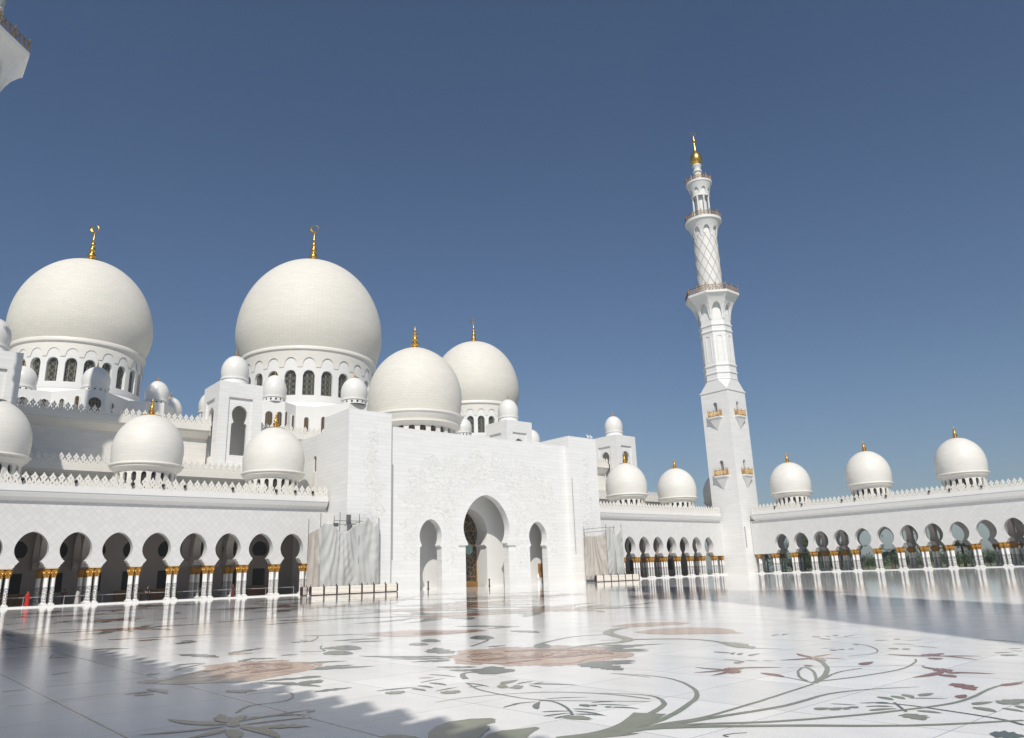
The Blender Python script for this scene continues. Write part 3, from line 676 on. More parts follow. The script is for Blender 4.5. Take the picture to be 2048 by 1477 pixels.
# ------------------------------------------------------------ prayer hall
HO = (79.8, 121, 0)
hall = empty('prayer_hall', 'great white prayer hall stepping up in crenellated tiers to three huge domes', 'mosque', HO)
def tier(x0, x1, y, y2, zr, proj, lo=13.9, cove=1.3):
    mb = MB(); mb.box(x0, x1, y, y2, lo, zr - .9 - cove + .02); link('tier_wall', mb, 'tier', hall, HO)
    prof = [(0, zr - .9 - cove), (-proj * .35, zr - .9 - cove * .75), (-proj * .75, zr - .9 - cove * .25), (-proj * .8, zr - .9), (-proj, zr - .9), (-proj, zr), (y2 - y, zr), (y2 - y, zr - .9 - cove)]
    mb = MB(); n = len(prof); mb.add([(x0 - .0, y + d, z) for d, z in prof] + [(x1 + .0, y + d, z) for d, z in prof], [(i, (i + 1) % n, n + (i + 1) % n, n + i) for i in range(n)])
    tr = tessellate_polygon([[Vector((d, z, 0)) for d, z in prof]]); mb.add([(x0, y + d, z) for d, z in prof], tr); mb.add([(x1, y + d, z) for d, z in prof], tr)
    link('cornice', mb, 'cream', hall, HO)
    mb = MB(); parapet(mb, 'Y', x0, x1, y - proj + .16, zr); link('parapet', mb, 'cream', hall, HO)
tier(-25.0, 53.0, 121.6, 131.6, 19.15, .9, cove=.9); tier(106.8, 158.0, 121.6, 131.6, 19.15, .9, cove=.9)
tier(14.2, 43.1, 131.6, 200.0, 28.5, 1.5); tier(50.8, 107.9, 131.6, 200.0, 28.5, 1.5, lo=19); tier(115.7, 145.0, 131.6, 200.0, 28.5, 1.5)
mb = MB(); mb.box(-25, 14.2, 131.6, 200, 13.9, 19.1); link('rear_roof', mb, 'tier', hall, HO)
def podium(pts, z0, z1, wins, wall='plainw'):
    mb = MB(); mb.prism(pts, z0, z1); link('podium', mb, wall, hall, HO)
    mb = MB(); n = len(pts)
    for (i, f, hw, a, b) in wins:
        p, q = Vector(pts[i]).to_3d(), Vector(pts[(i + 1) % n]).to_3d(); d = (q - p).normalized(); nrm = Vector((d.y, -d.x, 0)); c_ = p + (q - p) * f
        ol = round_arch(hw, a, b, 8); mb2 = MB()
        fr = [c_ + d * x + nrm * .03 for x, z in ol]; mb2.add([(v.x, v.y, z) for v, (x, z) in zip(fr, ol)], [tuple(range(len(ol)))])
        link('window', mb2, 'latg', hall, (c_.x, c_.y, a), recalc=False)
        # raised surround
        o2 = round_arch(hw + .16, a, b + .16, 8); mb2 = MB(); k = len(ol)
        A = [c_ + d * x + nrm * .14 for x, z in o2]; B = [c_ + d * x + nrm * .14 for x, z in ol]; Cb = [c_ + d * x + nrm * .0 for x, z in o2]; Db = [c_ + d * x + nrm * .0 for x, z in ol]
        vs = [(v.x, v.y, z) for v, (x, z) in zip(A, o2)] + [(v.x, v.y, z) for v, (x, z) in zip(B, ol)] + [(v.x, v.y, z) for v, (x, z) in zip(Cb, o2)] + [(v.x, v.y, z) for v, (x, z) in zip(Db, ol)]
        fs = []
        for j in range(k - 1): fs += [(j, j + 1, k + j + 1, k + j), (j, 2 * k + j, 2 * k + j + 1, j + 1), (k + j, k + j + 1, 3 * k + j + 1, 3 * k + j)]
        mb2.add(vs, fs); link('window_surround', mb2, 'plainw', hall, (c_.x, c_.y, a))
LP = [(12.3, 150.5), (16.3, 146.2), (21.1, 146.1), (25.3, 141.3), (28.6, 141.3), (33.4, 146.4), (36.1, 145.2), (39.3, 145.2), (42.0, 148.5), (42.0, 192), (12.3, 192)]
podium(LP, 28.3, 35.0, [(0, .5, .4, 29.2, 33.4), (1, .15, .48, 29.2, 33.6), (1, .8, .48, 29.2, 33.6), (2, .35, .42, 29.2, 33.6), (2, .8, .42, 29.2, 33.9), (3, .5, 1.0, 29.2, 33.8), (4, .3, .35, 29.2, 33.4), (4, .72, .35, 29.2, 33.0), (6, .4, .62, 29.2, 33.0), (7, .6, .45, 29.2, 32.8)])
RP = [(159.6 - x, y) for x, y in LP][::-1]
podium(RP, 28.3, 35.0, [])
MP = [(58.8, 192), (58.8, 155), (61.3, 152.3), (65.5, 151.2), (69.0, 153.4), (73.2, 152.4), (77.6, 144.9), (82.0, 144.9), (86.6, 152.6), (91, 153.4), (94.1, 151.2), (98.3, 152.3), (100.8, 155), (100.8, 192)]
podium(MP, 28.3, 39.7, [(2, .25, .75, 30.2, 37.4), (2, .75, .5, 30.2, 37.4), (3, .12, .45, 30.2, 37.6), (3, .75, .5, 30.2, 37.3), (4, .55, .5, 30.2, 37.2), (5, .25, .5, 30.2, 37.2), (5, .75, .5, 30.2, 37.2), (6, .5, .9, 30.2, 37.2)])
mb = MB(); mb.lathe([(18.5, 39.7), (17.2, 40.6), (16.3, 41.5), (16.1, 41.6)], (79.8, 170.6, 0), 64); link('dome_skirt', mb, 'plainw', hall, HO, smooth=True)
great_dome(hall, 79.8, 170.6, 18.1, 54.2, 1.575, 24, 0.33, 16.0, (43.2, 49.2), 41.4, 49.9, fs=3.05, label='largest dome, at the centre of the hall')
for x in (28.3, 131.3):
    mb = MB(); mb.lathe([(16.0, 34.9), (14.0, 36.9), (12.6, 38.3), (12.3, 38.4)], (x, 168.5, 0), 64); link('dome_skirt', mb, 'plainw', hall, HO, smooth=True)
great_dome(hall, 28.3, 168.5, 13.25, 47.85, 1.595, 24, 0.0, 12.0, (39.8, 44.5), 38.2, 44.7, fs=2.4, label='great dome at the left of the hall')
great_dome(hall, 131.3, 168.5, 13.1, 48.2, 1.62, 24, 0.0, 11.6, (39.8, 44.6), 38.2, 44.7, fs=2.15, label='great dome half hidden behind the portal dome')
for (x, y, r, z0, h, bz) in ((27.2, 143.5, 2.26, 35.95, 1.68, 35.0), (38.6, 148.2, 2.15, 36.0, 1.78, 35.0), (17.0, 149.2, 2.2, 35.95, 1.7, 35.0), (64.0, 153.7, 2.6, 40.9, 1.95, 39.7), (79.8, 146.8, 3.0, 40.9, 1.75, 39.7),
                             (95.5, 153.7, 2.6, 40.9, 1.95, 39.7), (55.0, 167.0, 2.6, 39.0, 1.8, 28.5), (45.0, 162.0, 2.4, 36.0, 1.8, 28.5), (110.9, 147.3, 2.1, 36.5, 1.75, 34.0), (136.3, 150.2, 2.5, 35.9, 1.75, 28.5)):
    turret_dome(hall, x, y, r, z0, h, bz, True)
for (x, y, r, z0) in ((198.0, 155.5, 4.57, 17.8),):
    mb = MB(); mb.box(189, 207, 147, 164, 0, 13.9); link('rear_wing', mb, 'tier', hall, HO); gallery_dome(hall, x, y)

# ------------------------------------------------------------ corner turrets
def turret(cx, label):
    h = 3.85; x0, x1, y0, y1 = cx - h, cx + h, 127.0, 134.7; O = (cx, 130.85, 13.9)
    t_ = empty('turret', label, 'turret', O, 'square turrets of the prayer hall')
    zb, zt = 13.9, 36.0
    # rear and right sides plain, left and front with framed horseshoe niches
    def face(axis, s0, s1, p, sg):
        c_ = (s0 + s1) / 2; q = -1 if False else 1
        rect = [(c_ - 2.1, 21.8), (c_ + 2.1, 21.8), (c_ + 2.1, 33.3), (c_ - 2.1, 33.3)]
        hs = hs_abs(c_, 1.36, 5.8, .98, 1.36, 7.35, 8.8, 23.2); hs = hs[:-1] + [(c_ - 1.36, 23.2)]
        mb = MB(); mb.slab([[(s0, zb), (s1, zb), (s1, zt), (s0, zt)], rect], axis, p, p + sg * .3); mb.slab([[(s0 + .003, zb), (s1 - .003, zb), (s1 - .003, zt - .003), (s0 + .003, zt - .003)], hs], axis, p + sg * .301, p + sg * .85)
        return mb
    mb = face('Y', x0, x1, y0, 1)
    body = link('front_face', mb, 'wall', t_, O)
    mb = face('X', y0 + .86, y1 - .02, x0, 1); link('side_face', mb, 'wall', t_, O)
    mb = MB(); mb.box(x1 - .4, x1, y0 + .86, y1, zb, zt); mb.box(x0 + .85, x1 - .4, y1 - .4, y1 - .001, zb, zt); mb.box(x0 + .02, x1 - .02, y0 + .32, y1 - .03, zt - .3, zt - .01); mb.box(x0 + .86, x1 - .4, y0 + .87, y1 - .4, zb, 23.15); link('rear_walls', mb, 'wall', t_, O)
    turret_dome(t_, cx, 130.85, 2.42, 37.5, 1.82, 36.0, False)
    return t_
turret(10.3, 'square turret cut by the left edge of the photo, under a small dome')
turret(46.95, 'square turret with a deep horseshoe niche standing left of the portal dome')
turret(111.8, 'square turret peeping over the portal wall in front of the right great dome')
turret(148.8, 'square turret with horseshoe niches standing right of the portal')

# ------------------------------------------------------------ minarets
MTPL = {}
def lat_fn(a): return octa(a)
def build_minaret(name_label):
    O = (0, 0, 0); t_ = empty('minaret', name_label, 'minaret', O, 'minarets of the courtyard')
    h = 3.85
    # square shaft with niches for the little balconies
    nz = [(37.3, 41.2), (22.9, 26.8)]
    def side(axis, p, sg):
        holes = []
        for zb, zt in nz: holes.append([(a, b) for a, b in round_arch(.55, zb + .05, zt - .2, 8)])
        mb = MB(); mb.slab([[(-h if axis == 'Y' else -h + .52, 0), (h if axis == 'Y' else h - .52, 0), (h if axis == 'Y' else h - .52, 43.6), (-h if axis == 'Y' else -h + .52, 43.6)]] + holes, axis, p, p + sg * .5); return mb
    mb = side('Y', -h, 1); 
    for q in (side('Y', h, -1), side('X', -h, 1), side('X', h, -1)): mb.add(q.v, q.f)
    link('shaft', mb, 'wall', t_, O)
    mb = MB(); mb.box(-h + .55, h - .55, -h + .55, h - .55, .1, 43.5); link('shaft_core', mb, 'slot', t_, O)
    mb = MB(); mb.box(-h - .03, -h + .35, -h - .035, -h - .004, 5.9, 10.7); mb.v = [(x + .55, y, z) for x, y, z in mb.v]; link('groove_shade_strip', mb, 'slot', t_, O)  # no recess here: a grey strip paints the shade of a slit
    # eaves of the square part, pyramid to the octagon
    mb = MB(); mb.box(-h - .16, h + .16, -h - .16, h + .16, 43.6, 43.95)
    sq = [(-h, -h), (h, -h), (h, h), (-h, h)]; r8 = 4.05; oc = [(r8 * math.cos(PI / 8 + k * PI / 4), r8 * math.sin(PI / 8 + k * PI / 4)) for k in range(8)]
    vs = [(x, y, 43.96) for x, y in sq] + [(x, y, 46.6) for x, y in oc]
    # corner triangles + side trapezoids; octagon vertices 4,5 belong to (-y) side etc.
    def near(i): return sorted(range(8), key=lambda k: -(oc[k][0] * sq[i][0] + oc[k][1] * sq[i][1]))[:2]
    fs = []
    for i in range(4): a, b = near(i); fs.append((i, 4 + a, 4 + b))
    for i in range(4):
        j = (i + 1) % 4; mx = ((sq[i][0] + sq[j][0]), (sq[i][1] + sq[j][1])); a, b = sorted(range(8), key=lambda k: -(oc[k][0] * mx[0] + oc[k][1] * mx[1]))[:2]
        if (Vector(oc[a]) - Vector(sq[i])).length > (Vector(oc[b]) - Vector(sq[i])).length: a, b = b, a
        fs.append((i, j, 4 + b, 4 + a))
    mb.add(vs, fs); link('pyramid_transition', mb, 'plainw', t_, O)
    # octagonal storey with blind arches and mouldings
    mb = MB(); mb.lathe([(r8, 46.6), (r8 + .12, 46.7), (r8 + .12, 46.95), (r8 + .0, 47.05), (r8, 48.1), (r8 + .22, 48.3), (r8 + .22, 48.6), (r8, 48.75), (r8, 50.0), (r8 + .25, 50.2), (r8 + .25, 50.5), (r8 - .02, 50.65), (r8 - .02, 59.0), (r8 + .22, 59.2), (r8 + .22, 59.5), (r8 - .02, 59.7), (r8 - .02, 60.6), (r8 + .22, 60.8), (r8 + .22, 61.1), (r8 - .05, 61.25), (r8 - .05, 70.0)], (0, 0, 0), 8 * 6, octa)
    link('octagonal_storey', mb, 'wall', t_, O)
    mb = MB()
    for k in range(8):
        a = k * PI / 4; n_ = Vector((math.cos(a), math.sin(a), 0)); d = Vector((-n_.y, n_.x, 0)); ap = r8 * math.cos(PI / 8) + .0
        o1 = round_arch(.82, 51.4, 58.2, 8); o2 = round_arch(.66, 51.4, 58.04, 8)
        f = lambda q, off: tuple(n_ * (ap + off) + d * q[0] + Vector((0, 0, q[1])))
        n1 = len(o1); mb.add([f(q, .10) for q in o1] + [f(q, .10) for q in o2] + [f(q, -.05) for q in o1] + [f(q, -.05) for q in o2],
            sum([[(j, j + 1, n1 + j + 1, n1 + j), (j, 2 * n1 + j, 2 * n1 + j + 1, j + 1), (n1 + j, n1 + j + 1, 3 * n1 + j + 1, 3 * n1 + j)] for j in range(n1 - 1)], []))
    link('blind_arches', mb, 'plainw', t_, O)
    # great balcony
    mb = MB(); scallop(mb, (0, 0), 8, 0.0, lambda p: (6.75 - 2.6 * (math.sin(p * PI / 2) ** .8), 68.6 - 6.2 * p), .20, .30, 10, octa)
    mb.lathe([(4.0, 68.6), (6.75, 68.6), (6.95, 68.7), (6.95, 69.3), (4, 69.3)], (0, 0, 0), 48, octa); g1 = link('great_balcony', mb, 'plainw', t_, O)
    def railing(parent, r, z, hgt, fn, n, k=8):
        mb = MB(); q = [(r * fn(2 * PI * i / n) * math.cos(2 * PI * i / n), r * fn(2 * PI * i / n) * math.sin(2 * PI * i / n)) for i in range(n)]
        for zz, rr in ((z + hgt, .09), (z + .12, .07), (z + hgt * .55, .04)): mb.tube([(x, y, zz) for x, y in q], rr, 5, closed=True)
        for i in range(n):
            x, y = q[i]; x2, y2 = q[(i + 1) % n]
            big = i % 3 == 0
            mb.tube([(x, y, z), (x, y, z + hgt + (.35 if big else 0))], .10 if big else .05, 5)
            if big: mb.sphere((x, y, z + hgt + .42), .16, 6, 4)
            mb.tube([(x, y, z + .15), (x2, y2, z + hgt * .95)], .05, 4); mb.tube([(x2, y2, z + .15), (x, y, z + hgt * .95)], .05, 4)
        link('railing', mb, 'bronze', parent, O)
    railing(g1, 6.75, 69.3, 1.5, octa, 48)
    # round storey with lattice of ribs
    mb = MB(); mb.lathe([(3.25, 69.3), (3.05, 70.2), (3.0, 71), (3.0, 91)], (0, 0, 0), 40); rs = link('round_storey', mb, 'plainw', t_, O, smooth=True)
    mb = MB()
    for k in range(10):
        for s_ in (-1, 1): mb.tube([(3.03 * math.cos(k * PI / 5 + s_ * u * 2.6), 3.03 * math.sin(k * PI / 5 + s_ * u * 2.6), 70.4 + u * 16.4) for u in [i / 36 for i in range(37)]], .085, 5)
    link('rib_lattice', mb, M['rib'], rs, O)
    mb = MB(); scallop(mb, (0, 0), 8, 0.0, lambda p: (4.55 - 1.45 * math.sin(p * PI / 2) ** .9, 90.3 - 4.4 * p), .22, .35, 8)
    mb.lathe([(3, 90.3), (4.55, 90.3), (4.75, 90.4), (4.75, 91.1), (3, 91.1)], (0, 0, 0), 48); g2 = link('middle_balcony', mb, 'plainw', t_, O)
    railing(g2, 4.55, 91.1, 1.3, lambda a: 1, 36)
    mb = MB(); mb.lathe([(1.55, 91.1), (1.5, 98.8)], (0, 0, 0), 24); co = link('lantern_core', mb, 'plainw', t_, O, smooth=True)
    for k in range(8):
        a = k * PI / 4 + .2; mb = MB(); mb.lathe([(.30, 91.1), (.26, 91.5), (.24, 97.4), (.34, 97.8), (.34, 98.1)], (2.15 * math.cos(a), 2.15 * math.sin(a), 0), 10)
        link('lantern_column', mb, 'plainw', t_, (2.15 * math.cos(a), 2.15 * math.sin(a), 91.1), smooth=True)
    mb = MB(); mb.lathe([(2.5, 98.0), (2.5, 98.35), (2.2, 98.5)], (0, 0, 0), 32); scallop(mb, (0, 0), 8, 0.3, lambda p: (3.3 - .95 * math.sin(p * PI / 2), 101.9 - 3.5 * p), .22, .40, 8)
    mb.lathe([(1.0, 98.4), (2.3, 98.4), (2.25, 101.9), (3.3, 101.9), (3.45, 102.0), (3.45, 102.5), (1, 102.5)], (0, 0, 0), 40); g3 = link('top_balcony', mb, 'plainw', t_, O)
    railing(g3, 3.3, 102.5, 1.1, lambda a: 1, 30)
    mb = MB(); mb.lathe([(1.15, 102.5), (1.05, 104.5), (.95, 105.8), (1.25, 106.0), (1.25, 106.3), (1.0, 106.5), (.95, 107.2), (1.2, 107.6), (1.3, 107.9), (1.0, 108.3)], (0, 0, 0), 28); link('neck', mb, 'plainw', t_, O, smooth=True)
    mb = MB(); mb.lathe([(.7, 108.2), (1.2, 108.5), (1.6, 109.4), (1.66, 110.1), (1.45, 111.0), (.95, 111.8), (.55, 112.3), (.40, 112.9), (.26, 114.2), (.2, 115.0), (.42, 115.3), (.5, 115.75), (.4, 116.15), (.16, 116.4), (.08, 117.2), (.01, 117.4)], (0, 0, 0), 32)
    pts = [Vector((.62 * math.cos(PI / 2 + .3 + i / 20 * (2 * PI - .6)) * .73, -.62 * math.cos(PI / 2 + .3 + i / 20 * (2 * PI - .6)) * .68, 118.0 + .62 * math.sin(PI / 2 + .3 + i / 20 * (2 * PI - .6)))) for i in range(21)]
    mb.tube(pts, .08, 6); link('golden_finial', mb, 'gold', t_, O, smooth=True)
    # little balconies on each face
    for ax in range(4):
        ca, sa = [(-1, 0), (0, -1), (1, 0), (0, 1)][ax]
        def W(u, v, z): return (ca * (h + v) - sa * u, sa * (h + v) + ca * u, z)
        for zb, zt in nz:
            mb = MB(); u0 = 1.75
            def bx(a0, a1, b0, b1, c0, c1):
                mb.add([W(a, b, c) for c in (c0, c1) for a, b in ((a0, b0), (a1, b0), (a1, b1), (a0, b1))], [(0, 3, 2, 1), (4, 5, 6, 7), (0, 1, 5, 4), (1, 2, 6, 5), (2, 3, 7, 6), (3, 0, 4, 7)])
            bx(-u0, u0, .004, 1.0, zb - .35, zb); bx(-u0 + .12, u0 - .12, .004, .9, zb - .52, zb - .35)
            mb.add([W(-u0 + .2, .0, zb - .52), W(u0 - .2, .0, zb - .52), W(u0 - .2, .8, zb - .52), W(-u0 + .2, .8, zb - .52), W(0, 0, zb - 3.4)], [(0, 1, 4), (1, 2, 4), (2, 3, 4), (3, 0, 4), (0, 3, 2, 1)])
            b_ = link('small_balcony', mb, 'plainw', t_, W(0, 0, zb))
            mb = MB(); P_ = [(-u0 + .1, .05), (-u0 + .1, .9), (u0 - .1, .9), (u0 - .1, .05)]
            for zz in (zb + .15, zb + 1.25): mb.tube([W(a, b, zz) for a, b in P_], .07, 5)
            for (a0, b0), (a1, b1) in zip(P_[:-1], P_[1:]):
                m_ = 3 if a0 == a1 else 8
                for i in range(m_ + 1):
                    a = a0 + (a1 - a0) * i / m_; b = b0 + (b1 - b0) * i / m_; big = i in (0, m_) or (m_ == 8 and i == 4); mb.tube([W(a, b, zb), W(a, b, zb + (1.75 if big else 1.3))], .09 if big else .05, 5)
                    if i < m_:
                        a2 = a0 + (a1 - a0) * (i + 1) / m_; b2 = b0 + (b1 - b0) * (i + 1) / m_
                        mb.tube([W(a, b, zb + .2), W(a2, b2, zb + 1.2)], .045, 4); mb.tube([W(a2, b2, zb + .2), W(a, b, zb + 1.2)], .045, 4)
            link('railing', mb, M['goldrail'], b_, W(0, 0, zb))
    return t_
M['rib'] = plain('sandstone_rib', (0.50, 0.45, 0.37), 0.5)
M['goldrail'] = plain('gilded_railing', (0.46, 0.28, 0.10), 0.45, metal=0.5, noise=0.15)
def copy_tree(o, parent, L=None):
    c = o.copy(); sc.collection.objects.link(c); c.parent = parent
    if L is not None: c.location = L
    for ch in o.children: copy_tree(ch, c)
    return c
mn = build_minaret('tall slender white minaret with gilded balconies standing right of centre at the arcade corner')
kids = list(mn.children)
mA = mn; mA.location = (159.0, 102.95, 0)
mB_ = copy_tree(mn, None, (.75, 104.4, 0)); mB_['label'] = 'minaret of which only the bronze railed balcony shows in the top left corner'
mC = copy_tree(mn, None, (2.4, -23.6, 0)); mC['label'] = 'minaret behind the photographer'

